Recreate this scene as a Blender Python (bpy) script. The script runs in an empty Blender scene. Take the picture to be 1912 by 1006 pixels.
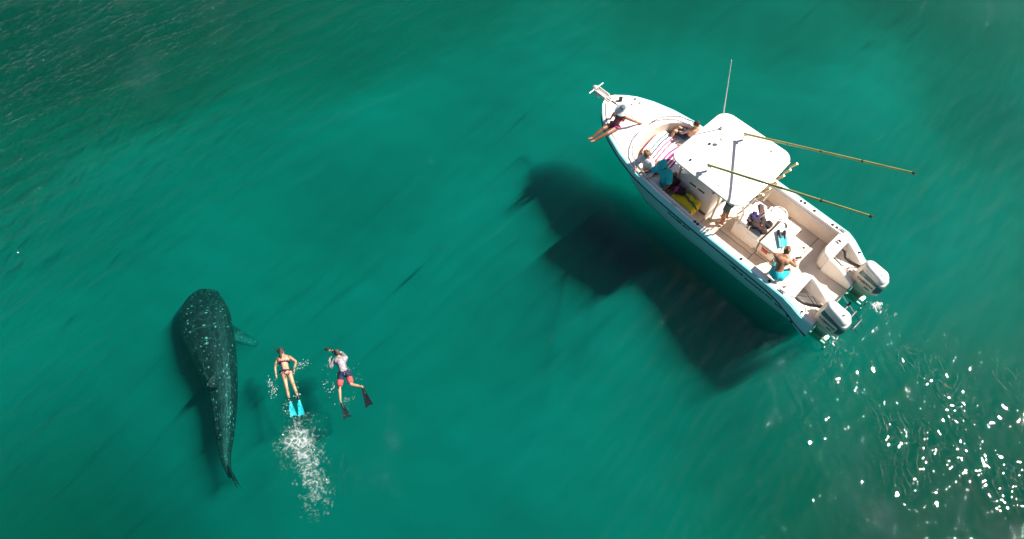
import bpy, bmesh, math, random
import numpy as np
from mathutils import Vector, Matrix

random.seed(7)
rng = np.random.default_rng(11)
sc = bpy.context.scene
col = sc.collection
R = math.radians

# ------------------------------------------------------------------ camera
TILT, CAM_H, FOCAL = 30.0, 16.6, 1292.0          # degrees from straight down, metres, pixels at 1912 wide
cam_d = bpy.data.cameras.new('camera')
cam = bpy.data.objects.new('camera', cam_d)
col.objects.link(cam)
cam.location = (0, 0, CAM_H)
cam.rotation_euler = (R(TILT), 0, 0)
cam_d.sensor_width = 36.0
cam_d.lens = FOCAL / 1912.0 * 36.0
cam_d.clip_end = 3000
cam_d.clip_start = 0.1
sc.camera = cam

# ------------------------------------------------------------------ sun, sky, exposure
SUN_EL, SUN_AZ = 48.0, 14.0                      # direction towards the sun, azimuth from +X
sun_dir = Vector((math.cos(R(SUN_AZ)) * math.cos(R(SUN_EL)), math.sin(R(SUN_AZ)) * math.cos(R(SUN_EL)), math.sin(R(SUN_EL))))
sun_d = bpy.data.lights.new('sun', 'SUN')
sun_d.energy = 5.0
sun_d.angle = R(0.7)
sun_d.color = (1.0, 0.94, 0.86)
sun = bpy.data.objects.new('sun', sun_d)
sun.rotation_euler = sun_dir.to_track_quat('Z', 'Y').to_euler()
col.objects.link(sun)

world = bpy.data.worlds.new('World')
sc.world = world
world.use_nodes = True
wn = world.node_tree
wn.nodes.clear()
sky = wn.nodes.new('ShaderNodeTexSky')
sky.sky_type = 'NISHITA'
sky.sun_disc = False
sky.sun_elevation = R(SUN_EL)
sky.sun_rotation = R(90 - SUN_AZ)
bgn = wn.nodes.new('ShaderNodeBackground')
bgn.inputs['Strength'].default_value = 0.05
wo = wn.nodes.new('ShaderNodeOutputWorld')
wn.links.new(sky.outputs[0], bgn.inputs[0])
wn.links.new(bgn.outputs[0], wo.inputs[0])

sc.view_settings.view_transform = 'Standard'
sc.view_settings.look = 'None'
sc.view_settings.exposure = 1.05
sc.view_settings.gamma = 1.0
sc.view_settings.use_curve_mapping = False
sc.render.engine = 'CYCLES'
cy = sc.cycles
cy.max_bounces = 8
cy.diffuse_bounces = 3
cy.glossy_bounces = 3
cy.transmission_bounces = 3
cy.volume_bounces = 0
cy.transparent_max_bounces = 12
cy.sample_clamp_indirect = 6.0
cy.caustics_reflective = False
cy.caustics_refractive = False
cy.use_denoising = True
try:
    cy.denoiser = 'OPENIMAGEDENOISE'
except Exception:
    pass
cy.use_adaptive_sampling = True
cy.adaptive_threshold = 0.01

# ------------------------------------------------------------------ materials
def mat(name, color, rough=0.5, metal=0.0, var=0.12, scale=6.0, bump=0.0, bscale=40.0, spec=0.5, color2=None, sub=0.0):
    m = bpy.data.materials.new(name)
    m.use_nodes = True
    nt = m.node_tree
    p = nt.nodes['Principled BSDF']
    tc = nt.nodes.new('ShaderNodeTexCoord')
    nz = nt.nodes.new('ShaderNodeTexNoise')
    nz.inputs['Scale'].default_value = scale
    nz.inputs['Detail'].default_value = 5
    nt.links.new(tc.outputs['Object'], nz.inputs['Vector'])
    mx = nt.nodes.new('ShaderNodeMix')
    mx.data_type = 'RGBA'
    c = tuple(color)
    d = tuple(color2) if color2 else tuple(v * (1 - 2 * var) for v in c)
    mx.inputs[6].default_value = (*c, 1)
    mx.inputs[7].default_value = (*d, 1)
    rmp = nt.nodes.new('ShaderNodeMapRange')
    rmp.inputs[1].default_value = 0.42
    rmp.inputs[2].default_value = 0.72
    nt.links.new(nz.outputs[0], rmp.inputs[0])
    nt.links.new(rmp.outputs[0], mx.inputs[0])
    nt.links.new(mx.outputs[2], p.inputs['Base Color'])
    p.inputs['Roughness'].default_value = rough
    p.inputs['Metallic'].default_value = metal
    p.inputs['Specular IOR Level'].default_value = spec
    if sub:
        p.inputs['Subsurface Weight'].default_value = sub
        p.inputs['Subsurface Radius'].default_value = (0.02, 0.008, 0.004)
    if bump:
        n2 = nt.nodes.new('ShaderNodeTexNoise')
        n2.inputs['Scale'].default_value = bscale
        n2.inputs['Detail'].default_value = 4
        nt.links.new(tc.outputs['Object'], n2.inputs['Vector'])
        bp = nt.nodes.new('ShaderNodeBump')
        bp.inputs['Strength'].default_value = bump
        bp.inputs['Distance'].default_value = 0.01
        nt.links.new(n2.outputs[0], bp.inputs['Height'])
        nt.links.new(bp.outputs[0], p.inputs['Normal'])
    return m

def stripe_mat(name, cols, axis=0, width=0.03, rough=0.9):
    """woven cloth in stripes across one object axis: a repeat of flat colours"""
    m = bpy.data.materials.new(name)
    m.use_nodes = True
    nt = m.node_tree
    p = nt.nodes['Principled BSDF']
    tc = nt.nodes.new('ShaderNodeUVMap')
    sx = nt.nodes.new('ShaderNodeSeparateXYZ')
    nt.links.new(tc.outputs[0], sx.inputs[0])
    d = nt.nodes.new('ShaderNodeMath'); d.operation = 'DIVIDE'
    d.inputs[1].default_value = width * len(cols)
    nt.links.new(sx.outputs[axis], d.inputs[0])
    f = nt.nodes.new('ShaderNodeMath'); f.operation = 'FRACT'
    nt.links.new(d.outputs[0], f.inputs[0])
    cr = nt.nodes.new('ShaderNodeValToRGB')
    cr.color_ramp.interpolation = 'CONSTANT'
    els = cr.color_ramp.elements
    els[0].position = 0; els[0].color = (*cols[0], 1)
    els[1].position = 1.0 / len(cols); els[1].color = (*cols[1], 1)
    for i in range(2, len(cols)):
        e = els.new(i / len(cols)); e.color = (*cols[i], 1)
    nt.links.new(f.outputs[0], cr.inputs[0])
    nt.links.new(cr.outputs[0], p.inputs['Base Color'])
    p.inputs['Roughness'].default_value = rough
    return m

M = {}
M['gel'] = mat('white gelcoat', (0.86, 0.79, 0.71), 0.28, var=0.035, scale=1.6, bump=0.02, bscale=90)
M['hull'] = mat('white hull gelcoat tinted by water light', (0.23, 0.62, 0.60), 0.38, var=0.04, scale=1.2)  # white hull; aqua light bounced off the water is mixed into the colour
M['floor'] = mat('cream non skid deck', (0.78, 0.63, 0.50), 0.65, var=0.07, scale=2.5, bump=0.25, bscale=160)
M['seam'] = mat('grey seam', (0.22, 0.2, 0.18), 0.8)
M['cushion'] = mat('white vinyl cushion', (0.8, 0.78, 0.75), 0.5, var=0.05, scale=4, bump=0.1)
M['rubber'] = mat('dark teal rub rail rubber', (0.012, 0.05, 0.055), 0.6)
M['black'] = mat('black plastic', (0.015, 0.015, 0.016), 0.45)
M['steel'] = mat('stainless tube', (0.72, 0.68, 0.6), 0.22, metal=1.0, var=0.05)
M['anod'] = mat('cream anodised tube', (0.74, 0.66, 0.52), 0.35, metal=0.6, var=0.08)
M['gold'] = mat('gold anodised tube', (0.62, 0.48, 0.28), 0.3, metal=0.85, var=0.1)
M['rod'] = mat('olive yellow fibreglass pole', (0.50, 0.47, 0.13), 0.35, var=0.15, scale=3)
M['cowl'] = mat('champagne cowl paint', (0.74, 0.64, 0.52), 0.28, metal=0.1, var=0.06, scale=3)
M['cowltop'] = mat('pale silver cowl paint', (0.70, 0.685, 0.66), 0.25, metal=0.15, var=0.05, scale=3)
M['cowldark'] = mat('slate cowl band with painted teal reflection', (0.06, 0.15, 0.17), 0.15, metal=0.2, var=0.06)  # grey band; the teal it reflects is mixed into its colour
M['teal'] = mat('teal decal', (0.02, 0.26, 0.32), 0.4)
M['navy'] = mat('dark lettering', (0.012, 0.02, 0.03), 0.5)
M['hose'] = mat('black hose', (0.02, 0.015, 0.013), 0.5)
M['skin'] = mat('light skin', (0.56, 0.31, 0.19), 0.5, var=0.10, scale=9, sub=0.05)
M['skin2'] = mat('tanned skin', (0.36, 0.165, 0.085), 0.48, var=0.14, scale=9, sub=0.05)
M['skin3'] = mat('brown skin', (0.21, 0.10, 0.06), 0.48, var=0.14, scale=9, sub=0.03)
M['skin3b'] = mat('deeply tanned skin', (0.27, 0.105, 0.055), 0.45, var=0.14, scale=9, sub=0.03)
M['hair'] = mat('dark brown hair', (0.03, 0.017, 0.010), 0.55, bump=0.6, bscale=120)
M['hairb'] = mat('sandy brown hair', (0.20, 0.10, 0.035), 0.55, bump=0.6, bscale=120)
M['eye'] = mat('dark eye', (0.01, 0.01, 0.01), 0.2)
M['lip'] = mat('lip', (0.35, 0.12, 0.09), 0.5)
M['white'] = mat('white cloth', (0.78, 0.77, 0.75), 0.9, bump=0.4, bscale=30)
M['straw'] = mat('white straw', (0.80, 0.76, 0.68), 0.85, bump=0.5, bscale=90)
M['hatband'] = mat('blue grey cloth', (0.12, 0.17, 0.23), 0.9)
M['magenta'] = mat('magenta cloth', (0.45, 0.03, 0.20), 0.85, bump=0.3)
M['cyan'] = mat('turquoise cloth', (0.02, 0.50, 0.55), 0.9, bump=0.4, bscale=25)
M['cyanfin'] = mat('bright cyan rubber', (0.03, 0.52, 0.62), 0.4)
M['slate'] = mat('slate checked cloth', (0.05, 0.085, 0.095), 0.9, bump=0.3, color2=(0.10, 0.14, 0.15), scale=30)
M['dark'] = mat('black cloth', (0.018, 0.016, 0.018), 0.9, bump=0.6, bscale=30)
M['darkbag'] = mat('dark brown mesh cloth', (0.04, 0.024, 0.022), 0.95, bump=0.9, bscale=40, color2=(0.015, 0.01, 0.01))
M['brown'] = mat('dark brown leather', (0.10, 0.035, 0.025), 0.7, bump=0.4)
M['purple'] = mat('purple navy cloth', (0.035, 0.022, 0.10), 0.9, bump=0.8, bscale=25)
M['yellow'] = mat('yellow towelling', (0.88, 0.60, 0.01), 0.95, bump=0.6, bscale=60, color2=(0.66, 0.58, 0.02), scale=4)
M['wet'] = mat('dark green rubber', (0.02, 0.16, 0.13), 0.5)
M['coral'] = mat('coral red cloth', (0.72, 0.10, 0.10), 0.9)
M['red'] = mat('red orange label', (0.75, 0.09, 0.03), 0.5)
M['plum'] = mat('dark plum swim cloth', (0.035, 0.010, 0.06), 0.7)
M['finblack'] = mat('black fin rubber', (0.007, 0.013, 0.017), 0.5)
M['rash'] = mat('grey patterned rash vest', (0.36, 0.34, 0.36), 0.85, color2=(0.13, 0.09, 0.12), scale=26)
M['indigo'] = mat('navy swim cloth', (0.012, 0.02, 0.06), 0.8)
M['wine'] = mat('dark maroon cloth', (0.06, 0.015, 0.02), 0.9)
M['rope'] = mat('white rope', (0.70, 0.66, 0.58), 0.9, bump=0.5, bscale=120)
M['galv'] = mat('galvanised steel', (0.62, 0.6, 0.57), 0.5, metal=0.5)
M['stripe'] = stripe_mat('red navy and white striped towelling', [(0.78, 0.76, 0.74), (0.52, 0.02, 0.14), (0.80, 0.77, 0.74), (0.80, 0.77, 0.74), (0.45, 0.02, 0.16), (0.78, 0.76, 0.74),
    (0.78, 0.76, 0.74), (0.03, 0.05, 0.11), (0.80, 0.77, 0.74), (0.78, 0.76, 0.74), (0.05, 0.16, 0.17), (0.78, 0.76, 0.72), (0.78, 0.76, 0.70), (0.78, 0.76, 0.70)], 1, 0.038)
M['stripe2'] = stripe_mat('plum and white striped towelling', [(0.34, 0.012, 0.16), (0.74, 0.65, 0.66), (0.10, 0.012, 0.09), (0.36, 0.02, 0.20), (0.75, 0.66, 0.66)], 1, 0.045)

# ------------------------------------------------------------------ mesh helpers
class MB:
    def __init__(self):
        self.v = []; self.f = []
    def add(self, vs, fs):
        o = len(self.v)
        self.v += [tuple(p) for p in vs]
        self.f += [tuple(i + o for i in f) for f in fs]
    def box(self, c, s, rot=None, bevel=0.0):
        bm = bmesh.new()
        bmesh.ops.create_cube(bm, size=1.0)
        bmesh.ops.scale(bm, vec=Vector(s), verts=bm.verts)
        if bevel:
            bmesh.ops.bevel(bm, geom=bm.edges[:], offset=bevel, segments=2, affect='EDGES', profile=0.5)
        if rot is not None:
            bmesh.ops.rotate(bm, cent=(0, 0, 0), matrix=rot, verts=bm.verts)
        bm.verts.index_update()
        c = Vector(c)
        self.add([v.co + c for v in bm.verts], [[v.index for v in f.verts] for f in bm.faces])
        bm.free()
        return self
    def tube(self, pts, r, n=8, close=True):
        pts = [Vector(p) for p in pts]
        rs = r if isinstance(r, (list, tuple)) else [r] * len(pts)
        rings = []
        prev = None
        for i, p in enumerate(pts):
            t = (pts[min(i + 1, len(pts) - 1)] - pts[max(i - 1, 0)]).normalized()
            if prev is None:
                a = Vector((0, 0, 1)) if abs(t.z) < 0.9 else Vector((1, 0, 0))
                u = t.cross(a).normalized()
            else:
                u = (prev - t * prev.dot(t)).normalized()
            prev = u
            w = t.cross(u)
            rings.append([p + (u * math.cos(k / n * 2 * math.pi) + w * math.sin(k / n * 2 * math.pi)) * rs[i] for k in range(n)])
        vs = [q for rg in rings for q in rg]
        fs = []
        for i in range(len(rings) - 1):
            for k in range(n):
                fs.append((i * n + k, i * n + (k + 1) % n, (i + 1) * n + (k + 1) % n, (i + 1) * n + k))
        if close:
            fs.append(tuple(reversed(range(n))))
            fs.append(tuple((len(rings) - 1) * n + k for k in range(n)))
        self.add(vs, fs)
        return self
    def capsule(self, a, b, ra, rb, n=12, m=4):
        a, b = Vector(a), Vector(b)
        d = b - a
        L = d.length
        t = d / L if L > 1e-6 else Vector((0, 0, 1))
        pts, rs = [], []
        for i in range(m + 1):
            th = math.pi / 2 * (1 - i / m)
            pts.append(a - t * ra * math.sin(th)); rs.append(max(ra * math.cos(th), 0.0005))
        for i in range(m + 1):
            th = math.pi / 2 * i / m
            pts.append(b + t * rb * math.sin(th)); rs.append(max(rb * math.cos(th), 0.0005))
        aux = Vector((0, 0, 1)) if abs(t.z) < 0.9 else Vector((1, 0, 0))
        u = t.cross(aux).normalized(); w = t.cross(u)
        vs = [p + (u * math.cos(k / n * 2 * math.pi) + w * math.sin(k / n * 2 * math.pi)) * r for p, r in zip(pts, rs) for k in range(n)]
        fs = []
        for i in range(len(pts) - 1):
            for k in range(n):
                fs.append((i * n + k, i * n + (k + 1) % n, (i + 1) * n + (k + 1) % n, (i + 1) * n + k))
        fs.append(tuple(reversed(range(n)))); fs.append(tuple((len(pts) - 1) * n + k for k in range(n)))
        self.add(vs, fs)
        return self
    def ellipsoid(self, c, r, rot=None, n=16, m=10, keep=None):
        c = Vector(c)
        vs = []; dirs = []
        for i in range(m + 1):
            th = math.pi * i / m
            for k in range(n):
                ph = 2 * math.pi * k / n
                d = Vector((math.sin(th) * math.cos(ph), math.sin(th) * math.sin(ph), math.cos(th)))
                if i in (0, m):
                    d = Vector((0.001 * math.cos(ph), 0.001 * math.sin(ph), 1 if i == 0 else -1))
                dirs.append(d)
                p = Vector((d.x * r[0], d.y * r[1], d.z * r[2]))
                if rot is not None:
                    p = rot @ p
                vs.append(c + p)
        fs = []
        for i in range(m):
            for k in range(n):
                q = (i * n + k, i * n + (k + 1) % n, (i + 1) * n + (k + 1) % n, (i + 1) * n + k)
                if keep is None or all(keep(dirs[j]) for j in q):
                    fs.append(q[::-1])
        if keep is None:
            fs.append(tuple(range(n))); fs.append(tuple(reversed(range(m * n, m * n + n))))
        self.add(vs, fs)
        return self
    def loft(self, rings, closed=True, cap=True):
        n = len(rings[0])
        vs = [p for rg in rings for p in rg]
        fs = []
        kk = n if closed else n - 1
        for i in range(len(rings) - 1):
            for k in range(kk):
                fs.append((i * n + k, i * n + (k + 1) % n, (i + 1) * n + (k + 1) % n, (i + 1) * n + k))
        if cap:
            fs.append(tuple(reversed(range(n)))); fs.append(tuple((len(rings) - 1) * n + k for k in range(n)))
        self.add(vs, fs)
        return self
    def prism(self, poly, z0, z1):
        n = len(poly)
        vs = [(x, y, z0) for x, y in poly] + [(x, y, z1) for x, y in poly]
        fs = [tuple(reversed(range(n))), tuple(range(n, 2 * n))] + [(i, (i + 1) % n, n + (i + 1) % n, n + i) for i in range(n)]
        self.add(vs, fs)
        return self
    def build(self, name, m, parent=None, smooth=40, base=None):
        me = bpy.data.meshes.new(name)
        vs = self.v
        if base is not None:
            vs = [(p[0] - base[0], p[1] - base[1], p[2] - base[2]) for p in vs]
        me.from_pydata(vs, [], self.f)
        bm = bmesh.new(); bm.from_mesh(me)
        bmesh.ops.recalc_face_normals(bm, faces=bm.faces)
        bm.to_mesh(me); bm.free()
        if m is not None:
            me.materials.append(m)
        o = bpy.data.objects.new(name, me)
        col.objects.link(o)
        if parent is not None:
            o.parent = parent
        if smooth:
            set_smooth(me, smooth)
        return o

def set_smooth(me, angle=40):
    me.polygons.foreach_set('use_smooth', [True] * len(me.polygons))
    if angle < 180:
        bm = bmesh.new(); bm.from_mesh(me)
        ca = R(angle)
        for e in bm.edges:
            if len(e.link_faces) == 2:
                e.smooth = e.calc_face_angle(0) < ca
        bm.to_mesh(me); bm.free()

def remeshed(mb, name, m, voxel=0.012, smooth=6, parent=None, base=(0, 0, 0)):
    """union of overlapping closed pieces into one continuous skin"""
    tmp = mb.build('tmp', None, None, 0, base=base)
    md = tmp.modifiers.new('r', 'REMESH'); md.mode = 'VOXEL'; md.voxel_size = voxel
    if smooth:
        ms = tmp.modifiers.new('s', 'SMOOTH'); ms.iterations = smooth; ms.factor = 0.5
    dg = bpy.context.evaluated_depsgraph_get()
    me = bpy.data.meshes.new_from_object(tmp.evaluated_get(dg))
    old = tmp.data
    bpy.data.objects.remove(tmp); bpy.data.meshes.remove(old)
    me.name = name
    me.materials.clear(); me.materials.append(m)
    me.polygons.foreach_set('use_smooth', [True] * len(me.polygons))
    o = bpy.data.objects.new(name, me)
    col.objects.link(o)
    if parent is not None:
        o.parent = parent
    return o

def tag(o, label=None, cat=None, group=None, kind=None):
    if label: o['label'] = label
    if cat: o['category'] = cat
    if group: o['group'] = group
    if kind: o['kind'] = kind
    return o

def interp(x, tab):
    return float(np.interp(x, [t[0] for t in tab], [t[1] for t in tab]))

def sstep(a, b, x):
    t = min(max((x - a) / (b - a), 0), 1)
    return t * t * (3 - 2 * t)

def text_mesh(s, size, bold=0.0):
    c = bpy.data.curves.new('t', 'FONT')
    c.body = s; c.size = size; c.offset = bold; c.extrude = 0.0
    c.resolution_u = 3
    o = bpy.data.objects.new('t', c); col.objects.link(o)
    dg = bpy.context.evaluated_depsgraph_get()
    me = bpy.data.meshes.new_from_object(o.evaluated_get(dg))
    vs = [tuple(v.co) for v in me.vertices]; fs = [tuple(p.vertices) for p in me.polygons]
    bpy.data.objects.remove(o); bpy.data.curves.remove(c); bpy.data.meshes.remove(me)
    return vs, fs

# ------------------------------------------------------------------ the sea
BOAT_O = Vector((8.0646 + 0.036, 9.0948 + 0.034, 0.0))
BOAT_HD = R(132.8)
ca_, sa_ = math.cos(BOAT_HD), math.sin(BOAT_HD)
def b2w(x, y):
    return BOAT_O.x + ca_ * x - sa_ * y, BOAT_O.y + sa_ * x + ca_ * y

def axis_pts(lo, hi, step, far):
    core = np.arange(lo, hi + 1e-6, step)
    out = []
    d = step
    x = 0
    while x < far:
        d *= 1.35
        x += d
        out.append(x)
    out = np.array(out)
    return np.concatenate([(lo - out)[::-1], core, hi + out])
gx = axis_pts(-21.5, 21.5, 0.05, 500)
gy = axis_pts(0.5, 25.0, 0.05, 500)
GX, GY = np.meshgrid(gx, gy, indexing='xy')

def bumpf(cx, cy, rx, ry, ang=0.0):
    dx, dy = GX - cx, GY - cy
    c, s = math.cos(ang), math.sin(ang)
    u = (dx * c + dy * s) / rx; v = (-dx * s + dy * c) / ry
    return np.exp(-(u * u + v * v))

# how rough each patch of the surface is
wind = 1.0 + 3.6 * bumpf(-19, 20, 7, 6) + 1.6 * bumpf(-14, 15, 7, 9) + 0.5 * bumpf(15, 21, 5, 2.0, -0.5)
slow = np.zeros_like(GX)
for i in range(14):
    a = rng.uniform(0, 2 * math.pi); k = rng.uniform(0.25, 0.9)
    slow += np.sin(k * (GX * math.cos(a) + GY * math.sin(a)) + rng.uniform(0, 6.28))
slow = np.clip(0.5 + slow / 9.0, 0, 1)
slow2 = np.zeros_like(GX)
for i in range(18):
    a = rng.uniform(0, 2 * math.pi); k = rng.uniform(1.2, 4.5)
    slow2 += np.sin(k * (GX * math.cos(a) + GY * math.sin(a)) + rng.uniform(0, 6.28))
slow2 = np.clip(0.5 + slow2 / 8.0, 0, 1)
wind *= (0.55 + 0.7 * slow) * (1 - np.clip(0.5 * bumpf(14, 7, 7, 5), 0, 0.6))
chop = (1.7 * bumpf(9.5, 6.9, 2.2, 1.1, -0.6) + 1.1 * bumpf(8.4, 5.6, 1.5, 1.0) + 1.0 * bumpf(11.0, 4.6, 2.8, 2.0, -0.5) + 0.5 * bumpf(8.2, 6.4, 0.9, 0.8) + 0.45 * bumpf(12.5, 3.4, 3.5, 2.2)
        + 0.55 * bumpf(-5.2, 4.9, 0.7, 1.2, 0.25) + 0.4 * bumpf(-5.7, 6.3, 0.6, 0.8) + 0.35 * bumpf(-4.2, 6.3, 0.55, 0.8) + 0.3 * bumpf(-3.4, 4.6, 0.9, 1.1))
chop += 0.8 * bumpf(9.0, 3.2, 5.0, 2.2, -0.1) + 0.35 * bumpf(3.0, 3.0, 4.0, 1.2)
chop *= 0.25 + 1.1 * slow2

Z = np.zeros_like(GX)
main = R(130)                                   # direction the ripples run; crests lie across it
for i in range(46):
    lam = float(np.exp(rng.uniform(np.log(0.22), np.log(1.5))))
    a = main + rng.normal(0, 0.30)
    k = 2 * math.pi / lam
    slope = 0.0155 * (0.7 if lam > 0.8 else 1.0)
    ph = rng.uniform(0, 6.28)
    Z += wind * slope / k * np.sin(k * (GX * math.cos(a) + GY * math.sin(a)) + ph)
for i in range(10):
    lam = rng.uniform(2.0, 6.0); a = main + rng.normal(0, 0.5); k = 2 * math.pi / lam
    Z += 0.006 / k * np.sin(k * (GX * math.cos(a) + GY * math.sin(a)) + rng.uniform(0, 6.28))
for i in range(40):
    lam = float(np.exp(rng.uniform(np.log(0.17), np.log(0.48))))
    a = rng.uniform(0, 2 * math.pi); k = 2 * math.pi / lam
    Z += chop * 0.0165 / k * np.sin(k * (GX * math.cos(a) + GY * math.sin(a)) + rng.uniform(0, 6.28))
for (cx, cy, am) in ((-5.5, 6.75, 0.0045), (-6.1, 6.6, 0.004), (-4.75, 7.1, 0.0045), (-4.0, 6.2, 0.0045), (-5.4, 5.7, 0.005)):
    rr = np.hypot(GX - cx, GY - cy) + 0.12 * (slow2 - 0.5)
    Z += am * np.sin(rr * 2 * math.pi / 0.24) * np.exp(-((rr - 0.35) / 0.5) ** 2)
fade = np.clip(1 - (np.maximum(np.abs(GX) - 21.5, 0) + np.maximum(np.abs(GY - 12.75) - 12.25, 0)) / 3.0, 0, 1)
Z *= fade

# surface foam density
foam = (1.0 * bumpf(-5.22, 5.05, 0.30, 0.32) + 0.9 * bumpf(-5.05, 4.62, 0.34, 0.32) + 0.8 * bumpf(-4.86, 4.2, 0.26, 0.40, 0.3) + 0.62 * bumpf(-4.62, 3.72, 0.20, 0.38, 0.3)
        + 0.55 * bumpf(-5.35, 4.75, 0.35, 0.2) + 0.40 * bumpf(-5.5, 5.5, 0.14, 0.22) + 0.3 * bumpf(-6.05, 6.35, 0.1, 0.3) + 0.3 * bumpf(-5.42, 6.72, 0.28, 0.09, -0.4)
        + 0.42 * bumpf(-4.0, 6.50, 0.26, 0.11, -0.5) + 0.3 * bumpf(-4.65, 6.55, 0.09, 0.3) + 0.3 * bumpf(-4.12, 5.75, 0.12, 0.25))
for (ex, ey) in ((-1.6, 0.85), (-1.6, -0.85)):
    wx, wy = b2w(ex, ey)
    foam += 0.75 * bumpf(wx, wy, 0.16, 0.14) + 0.3 * bumpf(wx + 0.2, wy - 0.3, 0.35, 0.3)
foam = 0.40 * foam + 0.12 * bumpf(-4.5, 3.4, 0.4, 0.7) + 0.16 * bumpf(-5.1, 4.7, 0.5, 0.6) + 0.12 * bumpf(-4.7, 4.0, 0.4, 0.8)

ny, nx = GX.shape
verts = np.stack([GX.ravel(), GY.ravel(), Z.ravel()], 1)
idx = np.arange(nx * ny).reshape(ny, nx)
quads = np.stack([idx[:-1, :-1].ravel(), idx[:-1, 1:].ravel(), idx[1:, 1:].ravel(), idx[1:, :-1].ravel()], 1)
# skirt and floor close the body of water so it can hold a volume
SEA_D = -12.0
ring = np.concatenate([idx[0, :], idx[1:, -1], idx[-1, -2::-1], idx[-2:0:-1, 0]])
nb = len(ring); o0 = len(verts)
low = verts[ring].copy(); low[:, 2] = SEA_D
verts = np.concatenate([verts, low])
j = np.arange(nb)
side = np.stack([ring[j], o0 + j, o0 + (j + 1) % nb, ring[(j + 1) % nb]], 1)
me = bpy.data.meshes.new('sea')
faces = np.concatenate([quads, side])
bottom = np.arange(o0 + nb - 1, o0 - 1, -1)
nloops = faces.size + nb
me.vertices.add(len(verts)); me.vertices.foreach_set('co', verts.astype(np.float32).ravel())
me.loops.add(nloops)
me.loops.foreach_set('vertex_index', np.concatenate([faces.ravel(), bottom]).astype(np.int32))
me.polygons.add(len(faces) + 1)
me.polygons.foreach_set('loop_start', np.concatenate([np.arange(len(faces)) * 4, [faces.size]]).astype(np.int32))
me.polygons.foreach_set('use_smooth', np.concatenate([np.ones(len(quads)), np.zeros(len(side) + 1)]).astype(bool))
me.update(calc_edges=True)
wake = (0.18 + 1.5 * np.clip(slow2 - 0.35, 0, 1)) * np.clip(1.3 * bumpf(9.4, 7.0, 2.3, 1.2, -0.6) + 0.8 * bumpf(8.2, 6.0, 1.2, 1.0) + 0.9 * bumpf(11.2, 4.8, 2.8, 2.2, -0.5) + 0.5 * bumpf(10.5, 3.0, 3.5, 1.6) + 0.5 * bumpf(-3.6, 4.6, 0.9, 1.3) + 0.6 * bumpf(-5.0, 4.4, 0.9, 1.2), 0, 1.3)
for nm, arr in (('wake', wake), ('chop', np.clip(0.50 * wind * (1 - np.clip(1.3 * bumpf(13, 4, 10, 9), 0, 1)), 0, 4)), ('foam', foam)):
    at = me.attributes.new(nm, 'FLOAT', 'POINT')
    at.data.foreach_set('value', np.concatenate([arr.ravel(), np.zeros(nb)]).astype(np.float32))
sea = bpy.data.objects.new('sea', me)
col.objects.link(sea)
tag(sea, 'clear green sea with small ripples', 'sea', kind='structure')

m = bpy.data.materials.new('sea water'); m.use_nodes = True
nt = m.node_tree; nt.nodes.clear()
N = nt.nodes.new; Lk = nt.links.new
out = N('ShaderNodeOutputMaterial')
tc = N('ShaderNodeTexCoord')
at_c = N('ShaderNodeAttribute'); at_c.attribute_name = 'chop'
at_f = N('ShaderNodeAttribute'); at_f.attribute_name = 'foam'
mp = N('ShaderNodeMapping'); mp.vector_type = 'TEXTURE'; mp.inputs['Rotation'].default_value = (0, 0, R(38)); mp.inputs['Scale'].default_value = (0.20, 0.055, 1)
n1 = N('ShaderNodeTexNoise'); n1.inputs['Scale'].default_value = 1.0; n1.inputs['Detail'].default_value = 4; n1.inputs['Distortion'].default_value = 0.3
Lk(tc.outputs['Object'], mp.inputs[0]); Lk(mp.outputs[0], n1.inputs['Vector'])
n2 = N('ShaderNodeTexNoise'); n2.inputs['Scale'].default_value = 11.0; n2.inputs['Detail'].default_value = 2; n2.inputs['Distortion'].default_value = 0.8
Lk(tc.outputs['Object'], n2.inputs['Vector'])
sm = N('ShaderNodeMath'); sm.operation = 'ADD'
Lk(n1.outputs[0], sm.inputs[0]); Lk(n2.outputs[0], sm.inputs[1])
hm = N('ShaderNodeMath'); hm.operation = 'MULTIPLY'
Lk(sm.outputs[0], hm.inputs[0]); Lk(at_c.outputs['Fac'], hm.inputs[1])
at_w = N('ShaderNodeAttribute'); at_w.attribute_name = 'wake'
mpw = N('ShaderNodeMapping'); mpw.vector_type = 'TEXTURE'; mpw.inputs['Rotation'].default_value = (0, 0, R(-12)); mpw.inputs['Scale'].default_value = (0.55, 1.2, 1)
Lk(tc.outputs['Object'], mpw.inputs[0])
nw = N('ShaderNodeTexNoise'); nw.inputs['Scale'].default_value = 1.15; nw.inputs['Detail'].default_value = 4; nw.inputs['Distortion'].default_value = 2.2
Lk(mpw.outputs[0], nw.inputs['Vector'])
w1 = N('ShaderNodeMath'); w1.operation = 'SUBTRACT'; w1.inputs[1].default_value = 0.5; Lk(nw.outputs[0], w1.inputs[0])
w2 = N('ShaderNodeMath'); w2.operation = 'ABSOLUTE'; Lk(w1.outputs[0], w2.inputs[0])
w3 = N('ShaderNodeMapRange'); w3.inputs[1].default_value = 0.018; w3.inputs[2].default_value = 0.0; Lk(w2.outputs[0], w3.inputs[0])
w4 = N('ShaderNodeMath'); w4.operation = 'MULTIPLY'; Lk(w3.outputs[0], w4.inputs[0]); Lk(at_w.outputs['Fac'], w4.inputs[1])
nf = N('ShaderNodeTexNoise'); nf.inputs['Scale'].default_value = 20.0; nf.inputs['Detail'].default_value = 2; Lk(tc.outputs['Object'], nf.inputs['Vector'])
w5 = N('ShaderNodeMath'); w5.operation = 'MULTIPLY'; Lk(w4.outputs[0], w5.inputs[0]); Lk(nf.outputs[0], w5.inputs[1])
w6 = N('ShaderNodeMath'); w6.operation = 'MULTIPLY_ADD'; w6.inputs[1].default_value = 1.05; Lk(w5.outputs[0], w6.inputs[0]); Lk(hm.outputs[0], w6.inputs[2])
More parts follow.
